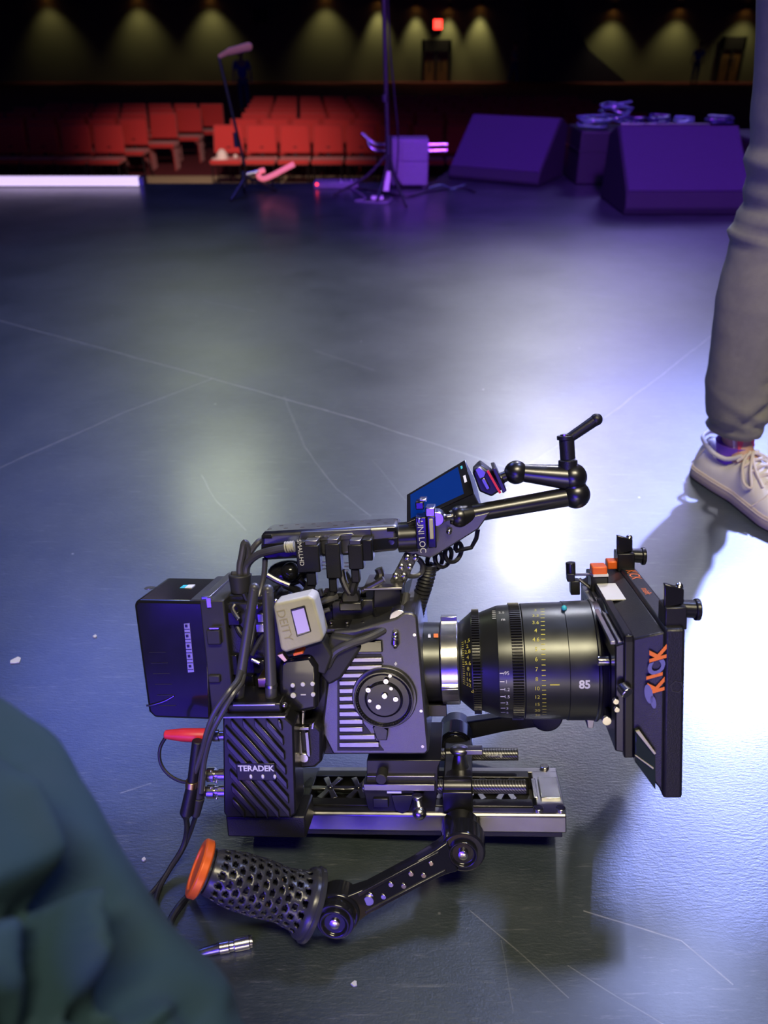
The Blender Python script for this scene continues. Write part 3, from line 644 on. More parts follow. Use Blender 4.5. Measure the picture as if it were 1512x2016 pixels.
b = RM(); pp(b, [(619, 1055), (693, 1049), (697, 1053), (620, 1060)], HV0 - .0028, HV0); part('slot', 'silver', b, sp, bevel=.0003)
for x, y in ((525, 1057), (771, 1043)):
    b = RM(); pt(b, [(x - 9, y, HV0 - .001), (x + 10, y - .5, HV0 - .001)], .0022, sm=0); part('slot', 'blackgloss', b, hd, bevel=0)
zh = L(600, 1044, HV0).z
b = RM(); x0_, x1_ = L(516, 1050, HV0).x, L(782, 1036, HV0).x
for k in range(16):
    xx = x0_ + (x1_ - x0_) * (k + .5) / 16; zz = L(516, 1050, HV0).z + (L(782, 1036, HV0).z - L(516, 1050, HV0).z) * (k + .5) / 16
    b.cyl((xx, .045 + .016 * (k % 2), zz - .001), (xx, .045 + .016 * (k % 2), zz + .0012), .0026, n=12)
part('screw', 'steel', b, hd, bevel=0)
b = RM(); screw(b, 771, 1067, HV0, .0034); part('screw', 'steel', b, hd, bevel=.0003)
b = RM(); c0 = L(784, 1058, .052); c1 = L(822, 1056, .052); b.cyl(c0, c1, .0165, n=36); part('handle_tube', 'blacksatin', b, hd, bevel=.0006)
# clamp at the end of the handle
b = RM(); pb(b, 820, 1018, 839, 1082, .026, .06); pb(b, 843, 1016, 857, 1080, .028, .06); pb(b, 818, 988, 834, 1004, .03, .05)
cl = part('handle_clamp', 'blackgloss', b, hd, bevel=.0012)
b = RM(); pb(b, 838, 999, 856, 1018, .028, .05); pb(b, 822, 1020, 828, 1032, .024, .03); pc(b, 860, 1022, .008, .03, .05); pb(b, 825, 982, 840, 988, .03, .045); part('clamp_jaw', 'silver', b, cl, bevel=.0012)
b = RM(); pb(b, 846, 1022, 852, 1062, .024, .029); part('clamp_spine', 'khaki', b, cl, bevel=.0008)
b = RM(); ptext(b, 'UNI LOC', 829.5, 1057, .0258, .0092, -PI / 2 + .06, .95); part('lettering', 'white', b, cl, bevel=0)
b = RM(); b.cyl(L(857, 1022, .04), L(888, 1018, .045), .0035); b.ball(L(873, 1020, .042), .0048); part('stud', 'steel', b, cl, bevel=0)
# plugs hanging from the handle
for (x0, y0, x1, y1, nm) in ((599, 1073, 627, 1128, 0), (643, 1070, 668, 1140, 0), (687, 1072, 713, 1122, 0)):
    b = RM(); pb(b, x0, y0, x1, y1, .010, .028); pb(b, x0 + 5, y1 - 2, x1 - 6, y1 + 26, .013, .025)
    pl = part('video_plug', 'plastic', b, hd, bevel=.0015)
    b = RM(); pb(b, x0 + 1, y0 - 9, x1 - 3, y0 + 1, .011, .027); part('plug_shell', 'gun', b, pl, bevel=.0008)
    if nm == 0 and x0 > 640:
        b = RM()
        for k in range(3): pb(b, x0 - 9, y0 + 36 + k * 7, x0 - 1, y0 + 38 + k * 7, .012, .014)
        part('ridge', 'gun', b, pl, bevel=0)
b = RM(); pb(b, 586, 1066, 600, 1128, .010, .020); tb = part('tag_plate', 'plastic', b, hd, bevel=.001)
b = RM(); ptext(b, 'SMALLHD', 591.5, 1088, .0098, .0066, -PI / 2 + .05); part('lettering', 'white', b, tb, bevel=0)
b = RM(); pb(b, 714, 1062, 732, 1105, .012, .03); part('bracket', 'black', b, hd, bevel=.0015)
cab([(612, 1150, .02), (604, 1168, .02), (585, 1182, .015), (560, 1190, .01), (545, 1205, .02)], .0058, 'cabled')
cab([(655, 1160, .02), (650, 1180, .02), (632, 1195, .03), (610, 1200, .04)], .0052, 'cabled')
cab([(700, 1140, .02), (694, 1160, .02), (700, 1182, .03), (720, 1196, .04)], .0052, 'cabled')
b = RM(); b.ball(L(568, 1128, .05), .016, 20, (1.5, 1, .9)); b.ball(L(572, 1126, .04), .011, 16); part('coiled_plug', 'blackgloss', b, bevel=0)
for pts, r, m_ in (([(526, 1132, .02), (548, 1144, .02), (570, 1153, .02)], .0034, 'gun'), ([(626, 1187, .015), (646, 1180, .015), (664, 1173, .02)], .0036, 'gun'), ([(672, 1122, .02), (676, 1142, .02), (684, 1160, .02), (690, 1168, .02)], .0042, 'gun'),
                   ([(712, 1163, .03), (733, 1153, .03), (756, 1140, .03)], .0034, 'gun'), ([(745, 1119, .05), (749, 1130, .05), (744, 1142, .05)], .0048, 'gun'), ([(630, 1160, .02), (634, 1172, .02)], .003, 'gun'), ([(628, 1210, .015), (640, 1202, .015), (650, 1199, .015)], .0028, 'gun'),
                   ([(678, 1128, .03), (690, 1150, .03), (694, 1170, .03), (686, 1185, .03)], .0040, 'cable'), ([(590, 1140, .04), (620, 1165, .04), (670, 1172, .04), (720, 1168, .045)], .0034, 'cabled'), ([(600, 1190, .05), (650, 1172, .05), (700, 1178, .05), (735, 1190, .05)], .0040, 'cabled'),
                   ([(560, 1150, .04), (590, 1165, .05), (640, 1190, .05)], .0045, 'cabled')):
    cab(pts, r, m_)
b = RM(); pb(b, 634, 1166, 660, 1178, .022, .04); pb(b, 668, 1186, 712, 1204, .015, .03); pc(b, 690, 1178, .010, .018, .034); part('cable_clip', 'blackgloss', b, bevel=.0015)
b = RM(); pb(b, 560, 1196, 730, 1232, .035, .1); part('top_electronics', 'plastic', b, bevel=.002)

# ---- timecode box -------------------------------------------------------------------------
tcc = [(540, 1188), (606, 1173), (618, 1178), (638, 1254), (632, 1264), (562, 1286), (552, 1280), (538, 1196)]
b = RM(); pp(b, tcc, -.050, -.024); tcb = part('timecode_box', 'khaki', b, bevel=.004, seg=4); lab(tcb, 'small khaki timecode box with a pale violet display')
b = RM(); pp(b, [(571, 1200), (600, 1192), (613, 1244), (584, 1254)], -.0508, -.048); part('display_frame', 'blackgloss', b, tcb, bevel=.0008)
b = RM(); pp(b, [(574.5, 1204), (598, 1197.5), (609.5, 1242), (586, 1249)], -.0514, -.049); part('display', 'lcd', b, tcb, bevel=0)
b = RM(); ptext(b, 'DEITY', 560, 1231, -.0500, .0125, -PI / 2 + .2, 1.0); part('lettering', mat('embossed_khaki', (.40, .36, .20), .4), b, tcb, bevel=0)
b = RM(); b.ball(L(624, 1216, -.046), .003); part('indicator', 'green', b, tcb)
b = RM(); c = L(543, 1183, -.046); b.ball(c, .0022); part('screw', 'steel', b, tcb)
b = RM(); pp(b, [(577, 1287), (595, 1283), (597, 1287), (578, 1292)], -.044, -.03); part('port', 'orange', b, tcb, bevel=.0003)
b = RM(); pp(b, [(545, 1290), (556, 1286), (566, 1300), (560, 1304)], -.038, -.03); part('tether_hook', 'brass', b, tcb, bevel=.0005)
b = RM(); pp(b, [(556, 1288), (636, 1262), (654, 1292), (640, 1330), (560, 1300)], -.024, .01); part('box_bracket', 'rubber', b, tcb, bevel=.002)
b = RM(); pp(b, [(650, 1252), (690, 1258), (712, 1276), (672, 1336), (648, 1350), (628, 1330)], -.014, .004); part('fabric_strap', 'rubber', b, bevel=.003)

# ---- front right post, cheese strip, coil cable ---------------------------------------------
b = RM(); a_ = [L(796, 1089, .05), L(826, 1089, .05), L(792, 1162, .05), L(758, 1162, .05)]
b.prism([p for p in a_], [p + V((0, .006, 0)) for p in a_]); cs = part('perforated_strip', 'cable', b, bevel=.001)
b = RM()
for r in range(4):
    for c_ in range(2):
        b.ball(L(802 - r * 11.5 + c_ * 16, 1098 + r * 18, .049), .0042, 12, (1, .6, 1))
part('stud', 'silver', b, cs)
cab([(800, 1170, .04), (796, 1192, .03), (786, 1214, .02), (762, 1236, .0), (730, 1254, -.012), (690, 1268, -.016), (660, 1284, -.016), (645, 1310, -.014)], .0044)
cab([(806, 1190, .06), (812, 1200, .05), (814, 1225, .04)], .006)
cab([(800, 1108, .06), (818, 1098, .06), (832, 1112, .06), (828, 1130, .06), (808, 1134, .055), (796, 1128, .05)], .0030)
b = RM(); pts = [L(*p) for p in ((844, 1112, .07), (842, 1130, .07), (836, 1152, .07), (828, 1176, .07), (822, 1196, .07), (818, 1215, .07))]
hp = []; N_ = 330; turns = 17
for i in range(N_ + 1):
    s = i / N_ * (len(pts) - 1); k = min(int(s), len(pts) - 2); p = pts[k].lerp(pts[k + 1], s - k); d = (pts[k + 1] - pts[k]).normalized()
    a = V((0, 1, 0)); c_ = d.cross(a).normalized(); q = 2 * PI * turns * i / N_
    hp.append(p + (a * math.cos(q) + c_ * math.sin(q)) * .0075)
b.tube(hp, .0022, 6, 0); part('coiled_cable', 'cabled', b, bevel=0)
b = RM(); hp = []; pts = [L(*p) for p in ((846, 1108, .07), (862, 1104, .08), (884, 1094, .08), (908, 1082, .08))]; N_ = 120; turns = 3.5
for i in range(N_ + 1):
    s = i / N_ * (len(pts) - 1); k = min(int(s), len(pts) - 2); p = pts[k].lerp(pts[k + 1], s - k); q = 2 * PI * turns * i / N_
    hp.append(p + V((math.cos(q) * .0, math.cos(q) * .006, math.sin(q) * .0095)) + V((math.cos(q) * .006, 0, 0)))
hp += [L(928, 1078, .08), L(938, 1060, .08), L(941, 1042, .08)]
b.tube(hp, .0026, 7, 0); part('looped_cable', 'cabled', b, bevel=0)

# ---- monitor ---------------------------------------------------------------------------------
def n3(pts): return [L(*p) for p in pts]
fA, fB, fC, fD = n3([(801, 975, .070), (916, 906, .104), (933, 972, .074), (801, 1032, .040)])
nrm = (fB - fA).cross(fD - fA).normalized()
if nrm.y < 0: nrm = -nrm
bk = V((.010, 0.030, -.026))
b = RM(); f = [fD, fC, fB, fA]; b.hexa([p for p in (fD, fC, fC + bk, fD + bk)] + [p for p in (fA, fB, fB + bk, fA + bk)])
mo = part('monitor', 'body', b, bevel=.0015); lab(mo, 'small monitor with dark blue screen turned toward the camera')
def q4(u, v): return (fA.lerp(fB, u)).lerp(fD.lerp(fC, u), v)
def fpatch(u0, v0, u1, v1, h): return [q4(u0, v1) - nrm * h, q4(u1, v1) - nrm * h, q4(u1, v0) - nrm * h, q4(u0, v0) - nrm * h]
b = RM(); b.prism(fpatch(.0, .0, 1, 1, .0012), fpatch(.0, .0, 1, 1, -.001)); gl_ = part('bezel', 'blackgloss', b, mo, bevel=.0006)
b = RM(); b.prism(fpatch(.06, .09, .86, .90, .0017), fpatch(.06, .09, .86, .90, .0008)); part('screen', 'screen', b, mo, bevel=0)
b = RM(); b.prism(fpatch(.905, .42, .945, .62, .0018), fpatch(.905, .42, .945, .62, .0008)); part('maker_mark', 'white', b, mo, bevel=0)
b = RM(); b.prism(fpatch(.90, .12, .93, .2, .0018), fpatch(.90, .12, .93, .2, .0008)); part('indicator', 'teal', b, mo, bevel=0)
# grey bracket plate under the monitor
b = RM(); pl_ = n3([(862, 1010, .048), (905, 1022, .05), (966, 1008, .05), (942, 1042, .05), (868, 1088, .05), (846, 1099, .05), (800, 1090, .05), (800, 1040, .05)])
b.prism(pl_, [p + V((0, .012, 0)) for p in pl_]); mb_ = part('monitor_bracket', 'body', b, mo, bevel=.0015)
b = RM(); b.ball(L(884, 1047, .044), .0032); part('screw', 'steel', b, mb_)
# quick mount to the right of the screen
b = RM(); c = [(930, 930), (946, 914), (972, 934), (992, 962), (968, 978), (944, 968)]
pp(b, c, .06, .10); qm = part('tilt_mount', 'black', b, mo, bevel=.002)
b = RM(); pp(b, [(958, 928), (962, 926), (987, 970), (983, 972)], .057, .062); part('red_line', 'red', b, qm, bevel=0)
b = RM(); pp(b, [(968, 922), (976, 920), (998, 966), (990, 972)], .055, .10); part('mount_plate', 'blacksatin', b, qm, bevel=.001)
b = RM(); pp(b, [(934, 924), (944, 918), (958, 930), (954, 940), (944, 944)], .055, .07); pp(b, [(946, 944), (954, 940), (966, 962), (958, 966)], .056, .062); part('latch', 'gun', b, qm, bevel=.001)

# ---- articulating arm ----------------------------------------------------------------------------
av = .068
b = RM(); b.cyl(L(985, 942, av), L(1004, 934, av), .006); b.cyl(L(980, 946, av), L(990, 940, av), .0085, .006); 
aa = part('articulating_arm', 'blacksatin', b, bevel=.0005); lab(aa, 'black articulating arm with a clamping lever')
b = RM(); b.ball(L(1016, 930, av), .0128, 28); b.cyl(L(1018, 930, av), L(1120, 940, av), .0088, .0135, 32); b.cyl(L(1020, 930, av), L(1034, 931, av), .0098, .0088, 32)
part('upper_tube', 'blacksatin', b, aa, bevel=0)
b = RM(); b.ball(L(1128, 939, av), .0148, 32); b.ball(L(1134, 974, av), .0150, 32); b.cyl(L(1129, 945, av), L(1133, 968, av), .0120, n=32); part('elbow', 'blacksatin', b, aa, bevel=0)
b = RM(); b.cyl(L(1130, 976, av), L(925, 1012, av - .008), .0105, .0095, 32); b.ball(L(905, 1017, av - .012), .0122, 28); b.cyl(L(905, 1017, av - .012), L(930, 1011, av - .008), .0121, .0102, 32); b.cyl(L(884, 1019, av - .016), L(900, 1017, av - .012), .007, .0105, 28); part('lower_tube', 'blacksatin', b, aa, bevel=0)
b = RM(); b.cyl(L(1118, 925, av), L(1118, 906, av), .0100); b.cyl(L(1118, 904, av), L(1115, 862, av), .0080); b.cyl(L(1113, 866, av), L(1113, 858, av), .0088); lv = part('clamp_lever', 'plastic', b, aa, bevel=.0006)
b = RM(); b.cyl(L(1116, 866, av), L(1174, 826, av), .0052, .0060); b.ball(L(1174, 826, av), .0066, 18); part('lever_handle', 'plastic', b, lv, bevel=0)
b = RM(); b.cyl(L(1112, 859, av), L(1112, 855, av), .005); part('bolt', 'steel', b, lv, bevel=0)

# ================================================================== loose connector on the floor
b = Wb(); p0 = G(386, 1878, .0035); p1 = G(433, 1866, .006); p2 = G(497, 1853, .006)
LC = thing('cable_connector', 'silver metal barrel connector with tapered grey tail lying loose beside the trouser leg', 'connector', G(440, 1866, 0))
b.tube([p0 + (p0 - p1) * 1.2, p0, p1], lambda t: .0022 + .0034 * t, 14, 4); b.build('tail', 'gun', LC)
b = Wb(); d = (p2 - p1); b.lathe(p1, d, [(-.002, .0045), (0, .0060), (.009, .0062), (.0095, .0054), (.014, .0054), (.0145, .0066), (d.length - .003, .0066), (d.length - .0025, .0058), (d.length, .0056), (d.length, .0045), (d.length - .004, .004)], 28, caps=False); b.build('barrel', 'silver', LC, bevel=.0003)
# ================================================================== stage and auditorium
HF = -1.45                                  # auditorium floor level
YW = 45.0                                   # back wall
def seg_list():
    P = [((-60, 615), (215, 690)), ((215, 690), (420, 745)), ((420, 745), (720, 830)), ((720, 830), (960, 908)), ((960, 908), (1120, 960)), ((420, 745), (250, 810)), ((250, 810), (40, 902)), ((40, 902), (-60, 950)),
         ((1000, 940), (1215, 805)), ((1215, 805), (1400, 662)), ((1400, 662), (1600, 520)), ((1040, 560), (1220, 588)), ((395, 935), (425, 985)), ((425, 985), (482, 1045)), ((600, 880), (660, 962)), ((660, 962), (730, 1015)),
         ((925, 1790), (1120, 1962)), ((1150, 1790), (1340, 1850)), ((1340, 1850), (1440, 1935)), ((1120, 1900), (1330, 2030)), ((400, 592), (500, 612)), ((620, 690), (735, 728)), ((240, 1560), (300, 1540)), ((560, 780), (600, 880)), ((985, 1850), (1010, 1990)), ((730, 905), (800, 985))]
    W_ = [.0020] * 11 + [.0022, .0016, .0016, .0018, .0018, .0007, .0009, .0009, .0007, .003, .003, .0012, .0035, .0006, .0012]
    S_ = [.5, .5, .55, .5, .4, .42, .38, .3, .35, .45, .4, .22, .28, .28, .22, .22, .3, .45, .4, .3, .2, .16, .2, .12, .15, .15]
    return [(G(*a), G(*c), w, s) for (a, c), w, s in zip(P, W_, S_)]
def floor_mat():
    m, N, K, b = newmat('black_painted_stage_floor')
    tc = N.new('ShaderNodeTexCoord').outputs['Object']
    def nz(scale, detail=4, vec=tc, rough=.6):
        n = N.new('ShaderNodeTexNoise'); n.inputs['Scale'].default_value = scale; n.inputs['Detail'].default_value = detail; n.inputs['Roughness'].default_value = rough; K.new(vec, n.inputs['Vector']); return n.outputs['Fac']
    def mp(v, a, c, d, e):
        n = N.new('ShaderNodeMapRange'); n.inputs['From Min'].default_value = a; n.inputs['From Max'].default_value = c; n.inputs['To Min'].default_value = d; n.inputs['To Max'].default_value = e; K.new(v, n.inputs['Value']); return n.outputs['Result']
    def mth(op, a, c):
        n = N.new('ShaderNodeMath'); n.operation = op
        for i, q in enumerate((a, c)):
            if isinstance(q, (int, float)): n.inputs[i].default_value = q
            else: K.new(q, n.inputs[i])
        return n.outputs[0]
    def rot(ang, sc_):
        n = N.new('ShaderNodeMapping'); n.inputs['Rotation'].default_value = (0, 0, ang); n.inputs['Scale'].default_value = sc_; K.new(tc, n.inputs['Vector']); return n.outputs['Vector']
    total = None
    wob = N.new('ShaderNodeTexNoise'); wob.inputs['Scale'].default_value = 6; K.new(tc, wob.inputs['Vector'])
    ws = N.new('ShaderNodeVectorMath'); ws.operation = 'MULTIPLY_ADD'; K.new(wob.outputs['Color'], ws.inputs[0]); ws.inputs[1].default_value = (.010, .010, 0); K.new(tc, ws.inputs[2])
    P = ws.outputs['Vector']
    for a, c, w, s in seg_list():
        a = a + V((.005, .005, 0)); c = c + V((.005, .005, 0)); d = c - a
        s1 = N.new('ShaderNodeVectorMath'); s1.operation = 'SUBTRACT'; K.new(P, s1.inputs[0]); s1.inputs[1].default_value = a
        dt = N.new('ShaderNodeVectorMath'); dt.operation = 'DOT_PRODUCT'; K.new(s1.outputs[0], dt.inputs[0]); dt.inputs[1].default_value = d / d.length_squared
        cl_ = N.new('ShaderNodeClamp'); K.new(dt.outputs['Value'], cl_.inputs['Value'])
        sc_ = N.new('ShaderNodeVectorMath'); sc_.operation = 'SCALE'; sc_.inputs[0].default_value = d; K.new(cl_.outputs[0], sc_.inputs['Scale'])
        s2 = N.new('ShaderNodeVectorMath'); s2.operation = 'DISTANCE'; K.new(s1.outputs[0], s2.inputs[0]); K.new(sc_.outputs[0], s2.inputs[1])
        v = mp(s2.outputs['Value'], 0, w * 1.25, s, 0)
        total = v if total is None else mth('MAXIMUM', total, v)
    lines = mth('MULTIPLY', total, mp(nz(40, 6), .3, .65, .5, 1.3))
    # dust, scuffs and small pale specks
    dust = mp(nz(2.6, 9, rough=.72), .36, .80, 0, 1)
    sc1 = mp(nz(9, 6, rot(.6, (1, 14, 1)), .75), .60, .82, 0, .34)
    sc2 = mp(nz(7, 6, rot(-.9, (1, 18, 1)), .75), .61, .82, 0, .30)
    sc3 = mp(nz(30, 5, rot(-.45, (1, 9, 1)), .7), .58, .82, 0, .22)
    vo = N.new('ShaderNodeTexVoronoi'); vo.inputs['Scale'].default_value = 13; K.new(tc, vo.inputs['Vector'])
    spk = mth('MULTIPLY', mp(vo.outputs['Distance'], .015, .04, 1, 0), mp(nz(3.1, 2), .50, .56, 0, .8))
    mk = mth('MAXIMUM', mth('MAXIMUM', mth('MAXIMUM', sc1, sc2), sc3), mth('MAXIMUM', lines, spk))
    cr = N.new('ShaderNodeMix'); cr.data_type = 'RGBA'; K.new(dust, cr.inputs['Factor'])
    cr.inputs['A'].default_value = (.010, .020, .023, 1); cr.inputs['B'].default_value = (.060, .076, .080, 1)
    c2 = N.new('ShaderNodeMix'); c2.data_type = 'RGBA'; K.new(mk, c2.inputs['Factor']); K.new(cr.outputs['Result'], c2.inputs['A']); c2.inputs['B'].default_value = (.50, .50, .48, 1)
    K.new(c2.outputs['Result'], b.inputs['Base Color'])
    r = mth('ADD', mp(nz(2.2, 5, rough=.5), .25, .75, .33, .46), mth('MULTIPLY', lines, .25))
    K.new(r, b.inputs['Roughness'])
    b.inputs['Specular IOR Level'].default_value = .9; b.inputs['Coat Weight'].default_value = .30; b.inputs['Coat Roughness'].default_value = .20
    hb = mth('ADD', mth('MULTIPLY', nz(110, 3, rot(.54, (1, 3.6, 1))), .7), mth('MULTIPLY', nz(430, 2), .35))
    bp = N.new('ShaderNodeBump'); bp.inputs['Strength'].default_value = .26; bp.inputs['Distance'].default_value = .0022
    K.new(hb, bp.inputs['Height']); K.new(bp.outputs['Normal'], b.inputs['Normal'])
    return m
M['floor'] = floor_mat()
b = MB(); out = [(-7, -3), (8, -3), (8, 5.9), (.55, 5.9), (.30, 5.0), (-.6, 4.95), (-7, 4.95)]
b.prism([(x, y, -.06) for x, y in out], [(x, y, 0) for x, y in out])
fl = b.build('floor', 'floor'); tag(fl, 'scratched black painted stage floor', kind='structure')
M['stagefront'] = mat('dark_stage_front', (.02, .02, .03), .7)
b = MB(); o2 = [(x, min(y, 5.8) - (.05 if y > 0 else -.05)) for x, y in out]; b.prism([(x, y, HF) for x, y in o2], [(x, y, -.06) for x, y in o2]); tag(b.build('wall_stage_front', 'stagefront'), 'dark stage front wall', kind='structure')
M['carpet'] = mat('dark_red_carpet', (.14, .018, .03), .9, scale=4, bump=.3)
M['tan'] = mat('tan_floor', (.62, .60, .36), .6, scale=3)
b = MB(); b.box((-22, 5, HF - .1), (24, YW, HF)); tag(b.build('floor_auditorium', 'carpet'), 'dark red auditorium carpet', kind='structure')
b = MB(); b.box((-7, 12.0, HF), (7, 14.9, HF + .006)); tag(b.build('trim_1', 'tan'), 'tan floor strip under the front row', kind='structure')
M['wall'] = mat('olive_wall_paint', (.17, .19, .12), .8, scale=.6, var=.2)
M['darkwall'] = mat('dark_blue_wall', (.05, .05, .09), .8)
b = MB(); b.box((-22, YW, HF), (24, YW + .2, 7)); tag(b.build('wall_back', 'wall'), 'olive back wall of the auditorium', kind='structure')
b = MB(); b.box((-22.2, 5, HF), (-22, YW, 7)); tag(b.build('wall_left', 'darkwall'), kind='structure')
b = MB(); b.box((24, 5, HF), (24.2, YW, 7)); tag(b.build('wall_right', 'darkwall'), kind='structure')
b = MB(); b.box((-22, YW - 5, 2.55), (24, YW, 2.8)); tag(b.build('ceiling', 'darkwall'), 'dark soffit above the wall lights', kind='structure')
b = MB(); p = [W(x, y, YW - .5) for x, y in ((958, -30), (1085, -30), (1160, 98), (1232, 162), (1232, 176), (958, 176))]; 
b.prism([W(x, y, YW - .5) for x, y in ((1040, -30), (1085, -30), (1160, 98), (1240, 168), (1040, 172))], [W(x, y, YW - .5) + V((0, .3, 0)) for x, y in ((1040, -30), (1085, -30), (1160, 98), (1240, 168), (1040, 172))])
tag(b.build('wall_stair', 'darkwall'), 'dark sloping stair wall', kind='structure')
# doors
M['wood'] = mat('brown_door_wood', (.20, .11, .04), .5, scale=2)
M['dark'] = mat('dark_frame_paint', (.012, .012, .016), .6)
def door(n, x0, x1, y0, glow):
    a = W(x0, 172, YW - .05); c = W(x1, y0, YW - .05); w = c.x - a.x; h = c.z - HF
    b = MB(); x = a.x; t = .12; y = YW - .06
    b.box((x - t, y - .1, HF), (x, y + .06, HF + h)); b.box((x + w, y - .1, HF), (x + w + t, y + .06, HF + h)); b.box((x - t, y - .1, HF + h * .72), (x + w + t, y + .06, HF + h)); b.box((x + w / 2 - .05, y - .08, HF), (x + w / 2 + .05, y + .06, HF + h * .72))
    d = b.build('door_%d' % n, 'dark'); tag(d, kind='structure')
    for k in range(2):
        b = MB(); b.box((x + k * w / 2 + .02, y - .02, HF), (x + (k + 1) * w / 2 - .02, y + .03, HF + h * .74)); lf = b.build('door_leaf', 'wood', d)
        b = MB(); b.box((x + k * w / 2 + w * .2, y - .04, HF + h * .25), (x + k * w / 2 + w * .24, y, HF + h * .55)); b.build('window_panel', 'dark', lf)
        b = MB(); b.cyl((x + w / 2 + (.12 if k else -.12), y - .08, HF + .9), (x + w / 2 + (.12 if k else -.12), y - .08, HF + 1.1), .02); b.build('handle', 'gun', lf)
    return d
door(1, 833, 884, 78, 0); door(2, 1408, 1466, 72, 1)
# exit light, loudspeaker box, wall downlights
M['exit'] = mat('red_exit_glow', (.8, .03, .02), .4, emit=(1, .03, .02), estr=6)
c = W(862, 48, YW - .1); ex = thing('exit_light', 'small glowing red exit light above the wooden double door', 'exit light', (c.x, YW, c.z - .2))
b = MB(); b.box((c.x - .24, YW - .12, c.z - .24), (c.x + .24, YW, c.z + .24)); b.build('housing', 'dark', ex, bevel=.02)
b = MB(); b.box((c.x - .20, YW - .14, c.z - .20), (c.x + .20, YW - .11, c.z + .20)); b.build('light_panel', 'exit', ex, bevel=.01)
c = W(512, 31, YW - .3); b = MB(); b.box((c.x - .34, YW - .45, c.z - .26), (c.x + .34, YW, c.z + .26)); sb = b.build('wall_speaker', 'dark', origin=(c.x, YW, c.z), bevel=.03); tag(sb, 'small dark loudspeaker box high on the left of the back wall', 'speaker')
M['lamp'] = mat('warm_lamp_lens', (1, .5, .2), .4, emit=(1, .35, .08), estr=9)
WL = [(85, -14, .5, 'first'), (265, -12, .8, 'second'), (410, -10, 1.0, 'third'), (640, -12, .9, 'fourth'), (745, -2, 1.2, 'fifth'), (820, 8, 1.2, 'sixth'), (885, 12, 1.2, 'seventh'), (948, 8, 1.4, 'eighth'), (1212, 14, 1.0, 'ninth'), (1343, 12, .9, 'tenth'), (1475, 14, .8, 'eleventh')]
for x, y, s, nm in WL:
    c = W(x, y, YW - .30)
    narrow = 700 < x < 1000
    dl = thing('wall_light', 'small downlight washing the back wall, %s from the left' % nm, 'light', (c.x, YW, c.z + .1), 'downlights on the back wall')
    b = MB(); b.lathe((c.x, YW - .22, c.z + .12), (0, 0, -1), [(0, .10), (.16, .10), (.16, .085), (.10, .08)], 20, caps=False); b.box((c.x - .04, YW - .2, c.z + .02), (c.x + .04, YW, c.z + .08)); b.build('housing', 'dark', dl)
    b = MB(); b.cyl((c.x, YW - .22, c.z + .01), (c.x, YW - .22, c.z - .01), .075); b.build('lamp', 'lamp', dl)
    l = bpy.data.lights.new('wall_wash', 'SPOT'); l.energy = (120 if narrow else 85) * s; l.color = (1.0, .80, .36); l.spot_size = math.radians(62 if narrow else 90); l.spot_blend = .9; l.shadow_soft_size = .12
    o = bpy.data.objects.new('wall_wash', l); COL.objects.link(o); o.location = (c.x, YW - (.50 if narrow else .8), c.z - .02); o.rotation_euler = (math.radians(12), 0, 0)

# ------------------------------------------------------------------ red seats
M['seat'] = mat('red_upholstery', (.50, .030, .028), .8, scale=30, bump=.2, sheen=.3)
M['seatleg'] = mat('black_chair_frame', (.015, .015, .018), .4, .5)
def seat_meshes():
    root = thing('auditorium_chair', 'x', 'chair')
    b = MB(); b.box((-.255, -.02, .40), (.255, .44, .47)); b.build('seat', 'seat', root, bevel=.03, seg=3)
    b = MB(); b.hexa([(-.25, .40, .52), (.25, .40, .52), (.25, .47, .52), (-.25, .47, .52), (-.235, .50, .93), (.235, .50, .93), (.235, .56, .93), (-.235, .56, .93)]); b.build('backrest', 'seat', root, bevel=.03, seg=3)
    for sx in (-1, 1):
        for y in (.04, .44):
            b = MB(); b.cyl((sx * .22, y, .40), (sx * .235, y + (.05 if y > .2 else -.03), 0), .011, n=8); b.build('leg', 'seatleg', root)
    b = MB(); b.box((-.03, .42, .40), (.03, .46, .62)); b.box((-.235, .02, .385), (.235, .42, .402)); b.build('frame', 'seatleg', root)
    return root
proto = seat_meshes()
bm = MB(); bm.box((-.255, -.02, .40), (.255, .44, .47)); bm.hexa([(-.25, .40, .52), (.25, .40, .52), (.25, .47, .52), (-.25, .47, .52), (-.235, .50, .93), (.235, .50, .93), (.235, .56, .93), (-.235, .56, .93)])
for sx in (-1, 1): bm.box((sx * .22 - .01, .04, 0), (sx * .22 + .01, .44, .40))
far0 = bm.build('auditorium_chair', 'seat', bevel=.02)
ORD = ['first', 'second', 'third', 'fourth', 'fifth', 'sixth', 'seventh', 'eighth', 'ninth', 'tenth', 'eleventh', 'twelfth', 'thirteenth', 'fourteenth', 'fifteenth', 'sixteenth', 'seventeenth', 'eighteenth']
used = {'p': 0, 'f': 0}
def place_chair(x, y, rz, label, group, near):
    key = 'p' if near else 'f'; src = proto if near else far0
    if used[key]: o = copy_tree(src) if near else src.copy()
    else: o = src
    if used[key] and not near: COL.objects.link(o)
    used[key] += 1
    o.location = (x, y, HF); o.rotation_euler = (0, 0, rz)
    tag(o, label, 'chair', group)
PITCHX = .545
